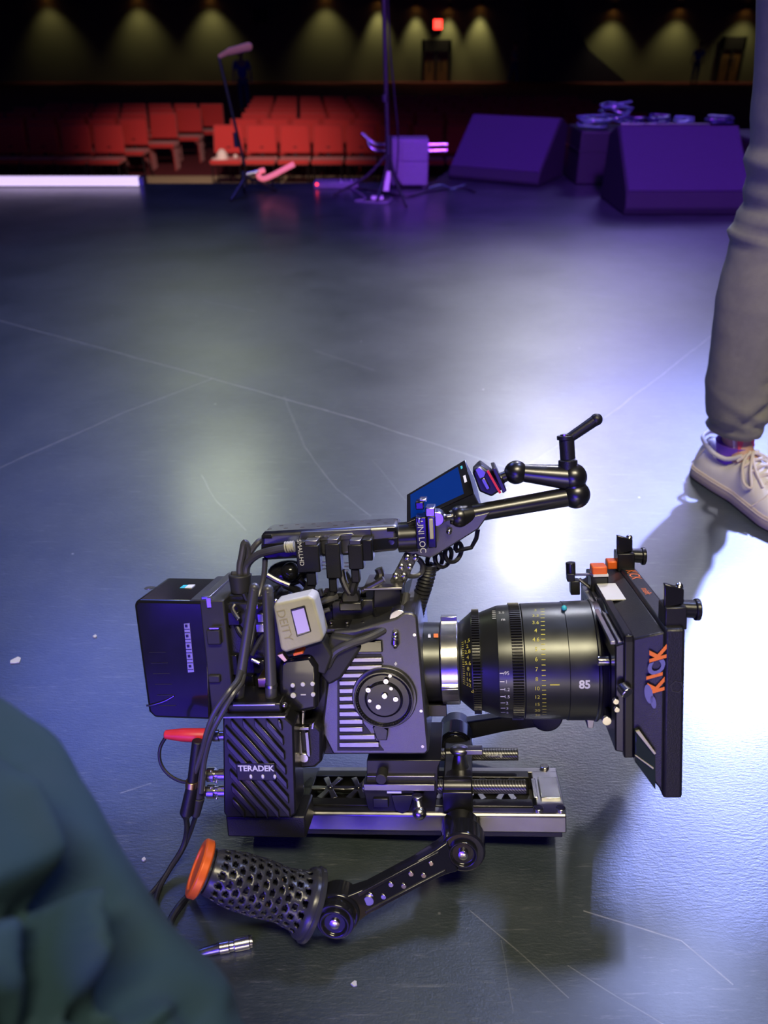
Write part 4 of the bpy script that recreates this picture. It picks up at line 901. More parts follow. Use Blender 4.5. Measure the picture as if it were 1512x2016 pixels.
for blk, x0px, sgn, cnt in (('left', 243, -1, (6, 7, 7, 7, 7)), ('right', 415, 1, (13, 13, 14, 14, 14, 14, 14))):
    for r, n_ in enumerate(cnt):
        y = 13.35 + 1.05 * r
        edge = {('left', 0): 243, ('left', 1): 292, ('right', 0): 417, ('right', 1): 452}.get((blk, r))
        if edge: xe = W(edge, 300, y + .3).x
        else: xe = (W(292, 300, 14.6).x + .25 * (r - 1)) if blk == 'left' else W(468, 300, 14.7).x - .1 * (r - 1)
        for k in range(n_):
            x = xe + sgn * (.26 + PITCHX * k)
            place_chair(x, y + (.02 * k if blk == 'left' else 0), 0, 'red upholstered chair, %s from the aisle in the %s row of the %s block' % (ORD[k], ORD[r], blk), '%s block of red auditorium chairs' % blk, r < 2 and not (blk == 'right' and k > 8))
# white cap and small ball on the seats
cp = W(437, 302, 13.5); zc = HF + .47
hat = thing('cap', 'white cap lying on the front red seat beside the aisle', 'cap', (cp.x, 13.5, zc)); M['cloth'] = mat('white_cloth', (.8, .8, .74), .8)
b = MB(); b.lathe((cp.x, 13.5, zc), (0, 0, 1), [(0, .095), (.05, .09), (.10, .07), (.14, .035), (.15, .001)], 20); b.build('crown', 'cloth', hat)
b = MB(); b.lathe((cp.x - .08, 13.48, zc), (0, 0, 1), [(0, .09), (.012, .09)], 20); b.build('brim', 'cloth', hat)
c = W(463, 300, 13.5); b = MB(); b.ball((c.x, 13.5, zc + .035), .035); tag(b.build('ball', 'cloth', origin=(c.x, 13.5, zc)), 'small pale round object on the red seat next to the cap', 'ball')

# ------------------------------------------------------------------ gear along the stage edge
M['led'] = mat('frosted_light_tube', (.9, .85, .9), .4, emit=(.80, .62, 1.0), estr=1.0)
e0 = G(-70, 362, .0); e1 = G(290, 364, .0)
lbx = thing('light_bar', 'long pale glowing light bar lying along the left stage edge', 'light bar', ((e0.x + e1.x) / 2, 4.86, 0))
b = MB(); b.box((e0.x, 4.83, .004), (e1.x - .03, 4.90, .05)); b.build('tube', 'led', lbx, bevel=.012)
b = MB(); b.box((e1.x - .03, 4.825, .0), (e1.x, 4.905, .052)); b.box((e0.x, 4.82, 0), (e1.x - .02, 4.91, .006)); b.build('end_cap', 'silver', lbx, bevel=.004)
M['stand'] = mat('black_stand_metal', (.05, .05, .055), .35, .4)
M['pinkf'] = mat('pale_microphone_foam', (.95, .40, .28), .6)
M['pinkt'] = mat('pink_tube', (.90, .30, .32), .4, emit=(1, .20, .26), estr=.7)
# left microphone stand
B1 = G(487, 386); s1 = thing('microphone_stand', 'thin leaning microphone stand with pale microphone, left on the stage edge', 'microphone stand', B1)
top = W(431, 112, B1.y - .05)
b = MB(); b.tube([B1 + V((0, 0, .16)), (B1 + V((0, 0, .16))).lerp(top, .5), top], .008, 10, 3); b.build('pole', 'stand', s1)
b = MB(); p = B1.lerp(top, .42); b.cyl(p - V((0, 0, .03)), p + V((0, 0, .04)), .014); b.build('clutch', 'stand', s1); b = MB(); q = B1.lerp(top, .12); b.cyl(q - V((0, 0, .03)), q + V((0, 0, .05)), .016); b.build('clutch', 'stand', s1)
for q in (G(455, 397), G(545, 378), G(480, 372)):
    b = MB(); b.tube([B1 + V((0, 0, .10)), q + V((0, 0, .008))], .008, 8, 0); b.build('leg', 'stand', s1)
b = MB(); m1 = W(450, 102, B1.y - .05); m2 = W(490, 92, B1.y - .05); b.cyl(top, m1, .010, .013); b.cyl(m1, m2, .016, .019); b.ball(m2, .019); b.build('microphone', 'pinkf', s1)
# J-shaped pink tube with a white joint
a = W(507, 351, 4.7); s2 = thing('curved_tube', 'bright pink hook shaped tube with white joint beside the left microphone stand', 'tube', (a.x + .05, 4.72, 0))
pts = [W(x, y, Y) for x, y, Y in ((521, 335, 4.70), (511, 338, 4.69), (509, 347, 4.68), (518, 352, 4.66), (535, 346, 4.66), (556, 335, 4.66), (579, 323, 4.66))]
b = MB(); b.tube(pts, .014, 12, 5); b.build('tube', 'pinkt', s2)
b = MB(); b.cyl(W(484, 344, 4.66), W(509, 338, 4.68), .011); b.build('joint', 'silver', s2)
b = MB(); b.tube([W(535, 346, 4.66), G(538, 372) + V((0, 0, .004))], .006, 8, 0); b.build('foot', 'stand', s2)
# tall stand in the middle
B2 = G(765, 384); s3 = thing('lighting_stand', 'tall thin dark stand rising out of the picture in the middle of the stage edge', 'stand', B2)
t2 = W(752, -260, B2.y)
b = MB(); b.tube([B2 + V((0, 0, .12)), W(757, 60, B2.y), t2], .011, 10, 3); b.build('pole', 'stand', s3)
b = MB(); b.cyl(B2 + V((0, 0, .1)), B2 + V((0, 0, .30)), .019); b.build('clutch', 'stand', s3); b = MB(); b.cyl(W(758, 200, B2.y), W(758, 186, B2.y), .017); b.build('clutch', 'stand', s3)
for q in (G(655, 388), G(800, 410), G(792, 372), G(742, 398)):
    b = MB(); b.tube([B2 + V((0, 0, .22)), B2.lerp(q, .4) + V((0, 0, .10)), q + V((0, 0, .008))], .008, 8, 4); b.build('leg', 'stand', s3)
b = MB(); b.tube([t2 + V((.01, -.02, 0)), W(766, 60, B2.y - .03), W(776, 180, B2.y - .03), W(784, 280, B2.y - .03), G(778, 372) + V((0, -.02, .006))], .004, 8); b.build('cable', 'cabled', s3)
c = W(762, 357, B2.y - .05); b = MB(); b.hexa([c + V(p) for p in ((-.02, 0, -.05), (.01, 0, -.05), (.01, .01, -.05), (-.02, .01, -.05), (-.005, 0, .05), (.022, 0, .05), (.022, .01, .05), (-.005, .01, .05))]); b.build('tape_flag', 'cloth', s3)
c = G(742, 391); b = MB(); b.box((c.x - .03, c.y - .02, 0), (c.x + .035, c.y + .02, .012)); pp_ = b.build('paper_scrap', 'cloth', origin=c); tag(pp_, 'small pale scrap lying at the foot of the tall stand', 'scrap')
# amplifier box and twin tubes
M['ampc'] = mat('grey_cabinet', (.20, .18, .24), .5, bump=.3)
M['wedge'] = mat('speaker_cabinet_paint', (.03, .028, .04), .7, bump=.4, spec=.15)
M['grille'] = mat('perforated_steel_grille', (.055, .04, .085), .7, 0, bump=.6, bscale=260, spec=.15)
c = G(806, 371); x0 = W(770, 371, c.y).x; x1 = W(842, 371, c.y).x; hh = W(800, 274, c.y).z
am = thing('small_amplifier', 'small upright box amplifier with grille standing behind the tall stand', 'amplifier', (c.x, c.y, 0))
b = MB(); b.box((x0, c.y, .012), (x1, c.y + .17, hh)); b.build('cabinet', 'ampc', am, bevel=.008)
b = MB(); b.box((x0 + .02, c.y - .006, .02), (x1 - .005, c.y + .002, hh * .52)); b.build('grille', 'ampc', am, bevel=.003)
b = MB(); b.box((x0 + .06, c.y - .006, hh * .56), (x1 - .004, c.y + .002, hh - .012)); b.build('front_panel', 'ampc', am, bevel=.003)
b = MB(); [b.box((x - .012, y - .012, 0), (x + .012, y + .012, .014)) for x in (x0 + .02, x1 - .02) for y in (c.y + .02, c.y + .15)]; b.build('rubber_foot', 'rubber', am)
tw = thing('twin_tube_frame', 'pair of shiny horizontal tubes with curved left end behind the small amplifier', 'frame', (c.x, 5.05, 0))
for dy in (0, 12):
    b = MB(); b.tube([W(712 + dy, 262 + dy, 5.0), W(728, 276 + dy, 5.0), W(742, 284 + dy, 5.0), W(770, 285 + dy, 5.02), W(840, 285 + dy, 5.02), W(880, 284 + dy, 5.02)], .011, 12); b.build('tube', 'silver', tw)
b = MB(); b.cyl(W(792, 296, 5.06), (W(792, 296, 5.06).x, 5.06, 0), .012); b.cyl(W(822, 296, 5.06), (W(822, 296, 5.06).x, 5.06, 0), .012); b.build('leg', 'stand', tw)
# stage monitors
def wedge(loc, yaw, w, d, h, lip, label, name='stage_monitor'):
    t = thing(name, label, 'stage monitor', loc, 'wedge stage monitors')
    R_ = Matrix.Rotation(yaw, 3, 'Z'); f = lambda x, y, z: V(loc) + R_ @ V((x, y, z))
    pr = [(0, 0), (-.02, lip * .35), (0, lip), (d * .70, h), (d, h * .86), (d, 0)]
    b = MB(); b.prism([f(-w / 2, y, z) for y, z in pr], [f(w / 2, y, z) for y, z in pr]); b.build('cabinet', 'wedge', t, bevel=.008)
    nrm_ = V((0, -(h - lip), d * .7)).normalized()
    def g(u, v, o): y = v * d * .7; z = lip + v * (h - lip); return f(u * w / 2, y + nrm_.y * o, z + nrm_.z * o)
    b = MB(); b.prism([g(-.97, .02, .008), g(.97, .02, .008), g(.97, .97, .008), g(-.97, .97, .008)], [g(-.97, .02, -.002), g(.97, .02, -.002), g(.97, .97, -.002), g(-.97, .97, -.002)]); b.build('grille', 'grille', t, bevel=.003)
    return t, f, g
c = G(982, 366); c.y -= .0
wedge((G(968, 358).x, 4.96, 0), -.50, .58, .46, .34, .07, 'left wedge stage monitor with violet lit sloping grille')
c = G(1350, 425)
wt, wf, wg = wedge((G(1351, 425).x, 4.01, 0), .0, .62, .48, .372, .105, 'right wedge stage monitor, largest, with cables on top')
b = MB(); p = wg(-.96, .985, .010); q = wg(.5, .985, .010); b.tube([p, q], .005, 8, 0); b.build('edge_trim', 'silver', wt)
# dark case between the monitors, with tangled cables on it
cc = W(1180, 300, 4.9)
cs_ = thing('equipment_case', 'dark road case standing between the two wedge monitors', 'case', (cc.x, 4.9, 0))
x0 = W(1140, 300, 4.9).x; x1 = W(1262, 300, 4.9).x; zt_ = W(1180, 258, 4.9).z
b = MB(); b.box((x0, 4.9, 0), (x1, 5.3, zt_)); b.build('body', 'dark', cs_, bevel=.01)
b = MB(); b.box((x0 - .004, 4.895, zt_ * .62), (x1 + .004, 5.305, zt_ * .64)); b.build('edging', 'stand', cs_)
b = MB(); b.box((x0 + .15, 4.885, zt_ * .3), (x0 + .25, 4.90, zt_ * .42)); b.build('handle', 'stand', cs_)
M['tealc'] = mat('teal_cable_sheath', (.12, .26, .24), .25, spec=1)
M['bluec'] = mat('blue_cable_sheath', (.03, .035, .09), .25, spec=1)
rnd = random.Random(3)
def coil(cx, cy, z, r, m, label, n=5, tilt=.35, nm='coiled_cable', grp='cable coils on the case and monitor', thick=.006):
    pts = []; ph = rnd.random() * 6
    for k in range(n * 14 + 1):
        q = 2 * PI * k / 14 + ph; rr = r * (1 + .18 * math.sin(k * 1.7)); pts.append((cx + rr * math.cos(q), cy + rr * .7 * math.sin(q), z + .010 + tilt * r * (.5 + .5 * math.sin(q * .63 + ph)) + .008 * (k / 14) ))
    b = MB(); b.tube(pts, thick, 8, 3); o = b.build(nm, m, origin=(cx, cy, z)); tag(o, label, 'cable', grp)
zc = zt_
coil(W(1172, 240, 4.98).x, 5.02, zc, .085, 'tealc', 'teal grey cable coil on the left end of the dark case')
coil(W(1212, 230, 5.16).x, 5.18, zc, .085, 'tealc', 'teal grey cable coil piled highest on the dark case', 6, .95)
coil(W(1248, 240, 4.98).x, 4.98, zc, .06, 'bluec', 'blue cable loop at the right end of the dark case', 4, .5)
zw = .372
coil(W(1300, 235, 4.38).x, 4.405, .362, .05, 'bluec', 'blue cable bunch on the left end of the right monitor top', 4, .2)
coil(W(1350, 235, 4.38).x, 4.405, .362, .042, 'tealc', 'small brownish cable loop in the middle of the right monitor top', 3, .4)
coil(W(1420, 235, 4.38).x, 4.405, .362, .06, 'bluec', 'dim blue cable at the right end of the right monitor top', 4, .15)
# pedal, floor cables
c = G(662, 370); pe = thing('effects_pedal', 'small violet lit pedal box on the stage edge left of the tall stand', 'pedal', c)
b = MB(); b.box((c.x - .13, c.y - .03, 0), (c.x + .13, c.y + .09, .035)); b.build('body', 'ampc', pe, bevel=.006)
b = MB(); b.ball((c.x - .11, c.y - .033, .025), .007); b.build('red_light', 'exit', pe)
b = MB(); b.cyl((c.x + .03, c.y, .034), (c.x + .03, c.y, .05), .015); b.build('knob', 'silver', pe); b = MB(); b.cyl((c.x + .09, c.y, .034), (c.x + .09, c.y, .05), .015); b.build('knob', 'silver', pe)
for pts, m_, lb_ in (([(700, 372), (740, 378), (800, 388), (840, 380), (905, 372), (935, 380)], 'cabled', 'black cable snaking over the floor in front of the small amplifier'), ([(690, 372), (720, 392), (700, 398), (760, 402), (770, 392)], 'ampc', 'pale violet cable looped around the foot of the tall stand'), ([(845, 372), (870, 366), (890, 374), (915, 365)], 'tealc', 'teal cable on the floor right of the small amplifier')):
    b = MB(); b.tube([G(x, y) + V((0, 0, .006)) for x, y in pts], .005, 8); o = b.build('floor_cable', m_, origin=G(*pts[0])); tag(o, lb_, 'cable', 'cables on the stage floor')
# dark object right of the monitor behind the leg
c = W(1478, 400, 4.3); b = MB(); b.box((c.x - .02, 4.35, 0), (c.x + .5, 4.9, .30)); o = b.build('equipment_case', 'dark', origin=(c.x, 4.4, 0), bevel=.02); tag(o, 'dark case half hidden behind the standing leg at the right edge', 'case')

M['paper'] = mat('pale_paper', (.55, .55, .58), .8)
for (x, y, s_, l_) in ((32, 1302, .010, 'pale torn scrap on the floor at the far left edge'), (187, 1254, .004, 'tiny white crumb on the floor left of the battery'), (283, 1693, .003, 'tiny pale crumb on the floor by the hanging cable'), (697, 1938, .004, 'tiny warm white crumb near the bottom edge')):
    p = G(x, y); s_ *= .75; b = MB(); r_ = random.Random(x); o8 = [(p.x + s_ * (.7 + .5 * r_.random()) * math.cos(k * PI / 4), p.y + s_ * (.6 + .5 * r_.random()) * math.sin(k * PI / 4), 0) for k in range(8)]
    b.prism(o8, [(q[0] * 1 + .0003, q[1], .0012 + .0008 * (i % 3)) for i, q in enumerate(o8)]); tag(b.build('paper_scrap', 'paper', origin=p), l_, 'scrap')
# ================================================================== people
M['skin'] = mat('skin', (.55, .32, .22), .5)
M['hair'] = mat('dark_hair', (.03, .02, .015), .6)
def skin_mesh(name, verts, edges, m, parent, root=0, sub=2):
    bm = bmesh.new(); lay = bm.verts.layers.skin.verify(); vs = []
    base = root_loc(parent)
    for i, (co, r) in enumerate(verts):
        v = bm.verts.new(V(co) - base); v[lay].radius = (r, r) if not isinstance(r, tuple) else r; v[lay].use_root = (i == root); vs.append(v)
    for a, c in edges: bm.edges.new((vs[a], vs[c]))
    me = bpy.data.meshes.new(name); bm.to_mesh(me); bm.free(); me.materials.append(M[m] if isinstance(m, str) else m)
    o = bpy.data.objects.new(name, me); COL.objects.link(o); o.parent = parent
    s = o.modifiers.new('skin', 'SKIN'); s.use_smooth_shade = True
    if sub: q = o.modifiers.new('sub', 'SUBSURF'); q.levels = sub; q.render_levels = sub
    return o
def figure(t, f, legs, h=1.74, shirt='cloth', trousers='cloth', arms=True, hair='hair', legs_cloth=True, fingers=True):
    """standing person; f maps figure space (x right, y back, z up) to the world; legs = two (hip, knee, ankle, toe) chains"""
    vs = [(f(0, 0, .95), (.125, .10)), (f(0, 0, 1.15), (.12, .09)), (f(0, 0, 1.36), (.15, .10)), (f(0, .01, 1.47), .055), (f(0, 0, 1.53), .05), (f(0, -.01, 1.60), (.072, .085)), (f(0, -.005, 1.68), (.075, .09)), (f(0, 0, 1.735), (.045, .055))]
    es = [(0, 1), (1, 2), (2, 3), (3, 4), (4, 5), (5, 6), (6, 7)]
    for s, L_ in zip((-1, 1), legs):
        n0 = len(vs); vs += [(L_[0], .082), (L_[1], .056), (L_[2], .030), (L_[3], .018)]; es += [(0, n0), (n0, n0 + 1), (n0 + 1, n0 + 2), (n0 + 2, n0 + 3)]
        if arms:
            n0 = len(vs); vs += [(f(s * .19, 0, 1.42), .052), (f(s * .25, .02, 1.14), .040), (f(s * .27, -.03, .90), .027), (f(s * .27, -.04, .84), (.018, .036))]; es += [(2, n0), (n0, n0 + 1), (n0 + 1, n0 + 2), (n0 + 2, n0 + 3)]
            if fingers:
                for k in range(4):
                    y = -.07 + .02 * k; ln = (.075, .085, .08, .062)[k]; n1 = len(vs); vs += [(f(s * .27, y, .80), .0095), (f(s * .265, y - .004, .80 - ln * .55), .0085), (f(s * .25, y - .006, .80 - ln), .0075)]; es += [(n0 + 3, n1), (n1, n1 + 1), (n1 + 1, n1 + 2)]
                n1 = len(vs); vs += [(f(s * .262, -.085, .83), .011), (f(s * .255, -.098, .79), .009)]; es += [(n0 + 3, n1), (n1, n1 + 1)]
    body = skin_mesh('body', vs, es, 'skin', t)
    vs = [(f(0, 0, .90), (.155, .125)), (f(0, 0, 1.15), (.145, .115)), (f(0, 0, 1.35), (.17, .12)), (f(0, .01, 1.45), .07)]; es = [(0, 1), (1, 2), (2, 3)]
    for s in (-1, 1):
        n0 = len(vs); vs += [(f(s * .19, 0, 1.41), .066), (f(s * .24, .015, 1.19), .056)]; es += [(2, n0), (n0, n0 + 1)]
    skin_mesh('shirt', vs, es, shirt, t)
    if legs_cloth:
        vs = [(f(0, 0, .93), (.145, .12))]; es = []
        for L_ in legs:
            n0 = len(vs); vs += [(L_[0], .10), (L_[1], .072), (L_[2].lerp(L_[1], .12), .056)]; es += [(0, n0), (n0, n0 + 1), (n0 + 1, n0 + 2)]
        skin_mesh('trousers', vs, es, trousers, t)
    b = MB(); b.ball(f(0, .012, 1.69), .098, 20, (.88, 1.0, .92)); hr = b.build('hair', hair, t)
    b = MB(); fc = f(0, -.098, 1.625)
    b.ball(f(0, -.098, 1.625), .014, 10, (.7, 1, 1.5)); b.ball(f(-.073, 0, 1.63), .02, 10, (.4, .8, 1.3)); b.ball(f(.073, 0, 1.63), .02, 10, (.4, .8, 1.3)); b.build('nose_and_ears', 'skin', t)
    b = MB(); b.ball(f(-.03, -.088, 1.645), .009, 10); b.ball(f(.03, -.088, 1.645), .009, 10); b.build('eyes', 'dark', t)
    b = MB(); b.ball(f(0, -.092, 1.59), .012, 10, (1.8, .5, .5)); b.build('mouth', 'pinkf', t)
M['denimblue'] = mat('blue_denim', (.05, .09, .25), .8)
M['grey_shirt'] = mat('grey_shirt', (.30, .33, .30), .8)
M['blueshirt'] = mat('deep_blue_shirt', (.03, .04, .55), .8)
def far_person(px, Y, face, sh, tr, label, walk=0):
    x = W(px, 160, Y).x; t = thing('person', label, 'person', (x, Y, HF)); R_ = Matrix.Rotation(face, 3, 'Z')
    f = lambda a, c, d: V((x, Y, HF)) + R_ @ V((a, c, d))
    legs = [(f(s * .09, 0, .88), f(s * .10, -.02 - walk * s * .10, .48), f(s * .10, .02 - walk * s * .22, .08), f(s * .11, -.12 - walk * s * .22, .04)) for s in (-1, 1)]
    figure(t, f, legs, shirt=sh, trousers=tr, fingers=False)
    for L_ in legs:
        b = MB(); c_ = L_[2].lerp(L_[3], .5); b.ball((c_.x, c_.y, HF + .045), .13, 12, (.45, 1, .34)); b.build('shoe', 'dark', t)
far_person(1010, YW - 2.5, .9, 'grey_shirt', 'denimblue', 'distant person in grey top and blue jeans by the back wall', 1)
far_person(1366, YW - 2, -.3, 'blueshirt', 'denimblue', 'distant person in blue clothes near the right back door')
far_person(478, 27, .2, 'blueshirt', 'denimblue', 'dim person in dark blue standing behind the left microphone stand')

# ---- standing person at the right edge ------------------------------------------------
M['denim'] = mat('olive_grey_denim', (.27, .26, .18), .85, scale=90, var=.15, bump=.5, bscale=900)
M['shoe'] = mat('cream_leather', (.80, .76, .66), .5, var=.05, bump=.15, bscale=500)
M['sole'] = mat('pale_gum_sole', (.66, .56, .42), .6, var=.05)
M['lace'] = mat('cream_lace', (.74, .66, .54), .8)
M['sock'] = mat('violet_sock', (.22, .08, .60), .8)
M['pinkred'] = mat('red_tongue_label', (.80, .10, .14), .6)
PX, PY = .86, 1.40
pr = thing('person', 'standing person in olive grey jeans and cream lace-up sneakers at the right edge', 'person', (PX, PY, 0))
fP = lambda a, c, d: V((PX + a, PY - .02 + c, d))
def shoe(parent, heel, ang, detail=True, um='shoe'):
    d = V((math.sin(ang), -math.cos(ang), 0)); s = V((d.y, -d.x, 0))      # s points to the wearer's outside-left in view
    f = lambda t, w, z: V(heel) + d * t + s * w + V((0, 0, z))
    Ln = .292
    def hw(t):
        t = t / Ln
        if t < .12: return .034 * math.sqrt(max(0, 1 - ((.12 - t) / .12) ** 2)) + .001
        if t < .45: return .035 + .002 * math.sin((t - .12) / .33 * PI) * 1
        if t < .72: return .036 + (.050 - .036) * (t - .45) / .27
        return .050 * math.sqrt(max(0, 1 - ((t - .72) / .285) ** 2)) + .0005
    ts = [0, .004, .012, .022, .035] + [.035 + (Ln - .055) * i / 22 for i in range(1, 23)] + [Ln - .012, Ln - .005, Ln - .001, Ln]
    def outline(z, gr=0, tt=ts): return [f(t, hw(t) + gr, z) for t in tt] + [f(t, -hw(t) - gr, z) for t in reversed(tt)]
    b = MB(); b.loft([outline(0, -.001), outline(.004, .004), outline(.020, .0045), outline(.026, .003), outline(.027, -.002)]); b.build('sole', 'sole', parent, ang=.9)
    b = MB(); b.loft([outline(.0205, .0052), outline(.0222, .0052)]); b.build('sole_seam', 'lace', parent)
    def top(t):
        t = t / Ln
        P_ = [(0, .082), (.08, .086), (.2, .070), (.30, .068), (.40, .092), (.50, .084), (.62, .066), (.75, .052), (.88, .045), (.96, .038), (1, .028)]
        for (a, z0), (c, z1) in zip(P_, P_[1:]):
            if t <= c: return z0 + (z1 - z0) * (t - a) / (c - a)
        return .028
    rings = []
    for t in ts:
        zt = top(t); r = []
        for k in range(17):
            q = PI * k / 16; w = math.cos(q); zz = math.sin(q)
            e = .75 if t < Ln * .6 else .85
            wx = math.copysign(abs(w) ** .62, w); narrow = 1 - (.42 if Ln * .05 < t < Ln * .55 else .15) * zz ** 2
            lean = .012 * zz * max(0, 1 - t / .06) 
            r.append(f(t + lean, wx * (hw(t) + .001) * narrow, .024 + (zt - .024) * zz ** e))
        rings.append(r)
    b = MB(); b.loft(rings); b.build('upper', um, parent, ang=1.2)
    b = MB(); b.lathe(f(.075, 0, .060), (0, 0, 1), [(0, .026), (.035, .034), (.040, .036)], 28); b.build('sock', 'sock', parent)
    if detail:
        b = MB()   # padded collar
        b.tube([f(.008, 0, .092), f(.02, .026, .088), f(.055, .034, .077), (f(.090, .031, .076)), f(.115, .020, .092)], .0045, 10); b.tube([f(.008, 0, .092), f(.02, -.026, .088), f(.055, -.034, .077), f(.090, -.031, .076), f(.115, -.020, .092)], .0045, 10); b.build('collar', 'shoe', parent)
        b = MB(); b.loft([[f(.100, w, z) for w, z in ((-.022, .080), (.022, .080), (.022, .086), (-.022, .086))], [f(.088, w, z) for w, z in ((-.026, .118), (.026, .118), (.026, .124), (-.026, .124))]]); b.build('tongue', 'shoe', parent, bevel=.002)
        b = MB(); b.loft([[f(.104, w, z) for w, z in ((-.020, .094), (.020, .094), (.020, .100), (-.020, .100))], [f(.096, w, z) for w, z in ((-.022, .120), (.022, .120), (.022, .127), (-.022, .127))]]); b.build('tongue_label', 'pinkred', parent)
        b = MB()
        for k in range(5):
            t = .118 + .016 * k; z = top(t) + .002
            b.tube([f(t - .004, .028, z - .012), f(t, .012, z + .001), f(t + .004, 0, z + .003), f(t, -.012, z + .001), f(t - .004, -.028, z - .012)], .0026, 8)
            b.tube([f(t - .004, .028, z - .012), f(t + .006, .0, z + .004), f(t + .014, -.027, z - .014)], .0022, 8)
        b.tube([f(.118, .004, .100), f(.130, .030, .085), (f(.155, .047, .062)), f(.172, .044, .058), f(.150, .030, .078), f(.125, .006, .099)], .0026, 8)
        b.tube([f(.118, -.004, .100), f(.135, -.030, .085), f(.160, -.045, .060), f(.150, -.030, .075), f(.125, -.006, .099)], .0026, 8)
        b.tube([f(.120, .0, .100), f(.150, .02, .082), f(.185, .030, .062)], .0024, 8); b.build('laces', 'lace', parent)
        b = MB()
        for sg in (1, -1): b.tube([f(.012, sg * .031, .030), f(.030, sg * .036, .055), f(.038, sg * .033, .078)], .0014, 6); b.tube([f(.19, sg * .052, .030), f(.200, sg * .036, .052), f(.195, sg * .020, .062)], .0013, 6)
        b.build('seam', 'lace', parent)
    return f
heelR = V((.656, 1.402, 0)); angR = .42
fs_ = shoe(pr, heelR, angR)
heelL = V((1.10, 1.14, 0)); shoe(pr, heelL, -.15, True)
# jeans: measured leg rings; y pixel, left edge pixel, width
YL = 1.345
LR = [(846, 1396, .100), (838, 1391, .106), (826, 1397, .104), (812, 1389, .112), (780, 1388, .116), (740, 1389, .120), (690, 1393, .126), (640, 1399, .132), (590, 1408, .138), (545, 1420, .142), (505, 1434, .148), (478, 1444, .150), (462, 1440, .160), (446, 1452, .156), (425, 1456, .164), (404, 1470, .156), (380, 1468, .166), (350, 1478, .160), (320, 1476, .170), (290, 1488, .165), (240, 1488, .175), (180, 1494, .178), (120, 1496, .184), (60, 1498, .188), (0, 1500, .192)]
cent = []; rings = []; nR = 40
for i, (yp, xl, w) in enumerate(LR):
    p = W(xl, yp, YL); c_ = V((p.x + w / 2, YL - (.018 * math.sin(min(1, i / 12) * PI)), p.z)); cent.append((c_, w / 2))
ctop = cent[-1][0]
for k, (dz, w) in enumerate(((.05, .196), (.10, .200), (.14, .204))): cent.append((ctop + V((.004 * k, .01 * k, dz)), w / 2))
def fold(z, q, sd):
    v = noise.noise(V((math.cos(q) * .9, math.sin(q) * .9 + sd, z * 7))) * .005 + noise.noise(V((math.cos(q) * 3 + sd, math.sin(q) * 3, z * 30))) * .0010
    g = math.exp(-((q - 2.05 - .25 * (z - .3)) / .17) ** 2)          # puckers along the front seam
    v -= g * .0045 * max(0, math.sin(z * 210 + 3 * noise.noise(V((z * 20, 1, sd))))) ** 2
    for zz, sl, dep, w in ((.155, .05, .007, .010), (.175, -.03, .006, .008), (.505, .05, .012, .014), (.545, -.04, .010, .012), (.60, .03, .007, .012), (.46, .02, .006, .010)):
        z0 = zz + sl * math.sin(q - 1.2); m_ = math.exp(-((q - 2.0) / .9) ** 2)
        v -= dep * m_ * math.exp(-((z - z0) / w) ** 2) - dep * .7 * math.exp(-((z - z0 - w * 2.2) / (w * 1.6)) ** 2) * (.4 + .6 * m_)
    return v
def legmesh(b, cent, sd, mir=1):
    fine = []
    for i in range(len(cent) - 1):
        (c0, r0), (c1, r1) = cent[i], cent[i + 1]; m_ = max(1, int((c1 - c0).length / .006))
        for k in range(m_): fine.append((c0.lerp(c1, k / m_), r0 + (r1 - r0) * k / m_))
    fine.append(cent[-1]); rs = []
    for c_, r in fine:
        ring = []
        for j in range(nR):
            q = 2 * PI * j / nR - PI; qq = abs(q + PI / 2 - .6) ; a = q
            rr = r + fold(c_.z, (a + PI) % (2 * PI), sd)
            ring.append(c_ + V((math.cos(a) * rr, math.sin(a) * rr * 1.02, 0)))
        rs.append(ring)
    b.loft(rs)
b = MB(); legmesh(b, cent, 0)
def other(z):
    P_ = [(0, 1.105, 1.075), (.12, 1.105, 1.075), (.5, 1.085, 1.12), (.95, .985, 1.27)]
    for (z0, x0, y0), (z1, x1, y1) in zip(P_, P_[1:]):
        if z <= z1: break
    t = (z - z0) / (z1 - z0); return V((x0 + (x1 - x0) * t, y0 + (y1 - y0) * t, z))
c2 = [(other(c_.z), r) for c_, r in cent]; legmesh(b, c2, 5)
hipc = (cent[-1][0] + c2[-1][0]) / 2
rs = []
for z, rx, ry in ((-.10, .19, .115), (-.03, .20, .125), (.05, .195, .125), (.12, .175, .115), (.17, .165, .108)):
    rs.append([V((hipc.x + rx * math.cos(2 * PI * j / 40), hipc.y + ry * math.sin(2 * PI * j / 40), hipc.z + z)) for j in range(40)])
b.loft(rs); b.build('jeans', 'denim', pr, ang=1.3)
legs = [(V((.80 - .10, 1.38, .88)), V((.69, 1.33, .50)), V((heelR.x + .03, heelR.y - .065, .095)), V((heelR.x + .07, heelR.y - .15, .045))), (V((.96, 1.30, .88)), V((1.085, 1.12, .50)), V((heelL.x + .005, heelL.y - .065, .095)), V((heelL.x - .01, heelL.y - .15, .045)))]
figure(pr, lambda a, c, d: V((.86 + a, 1.33 + c, d)), legs, shirt='grey_shirt', legs_cloth=False)

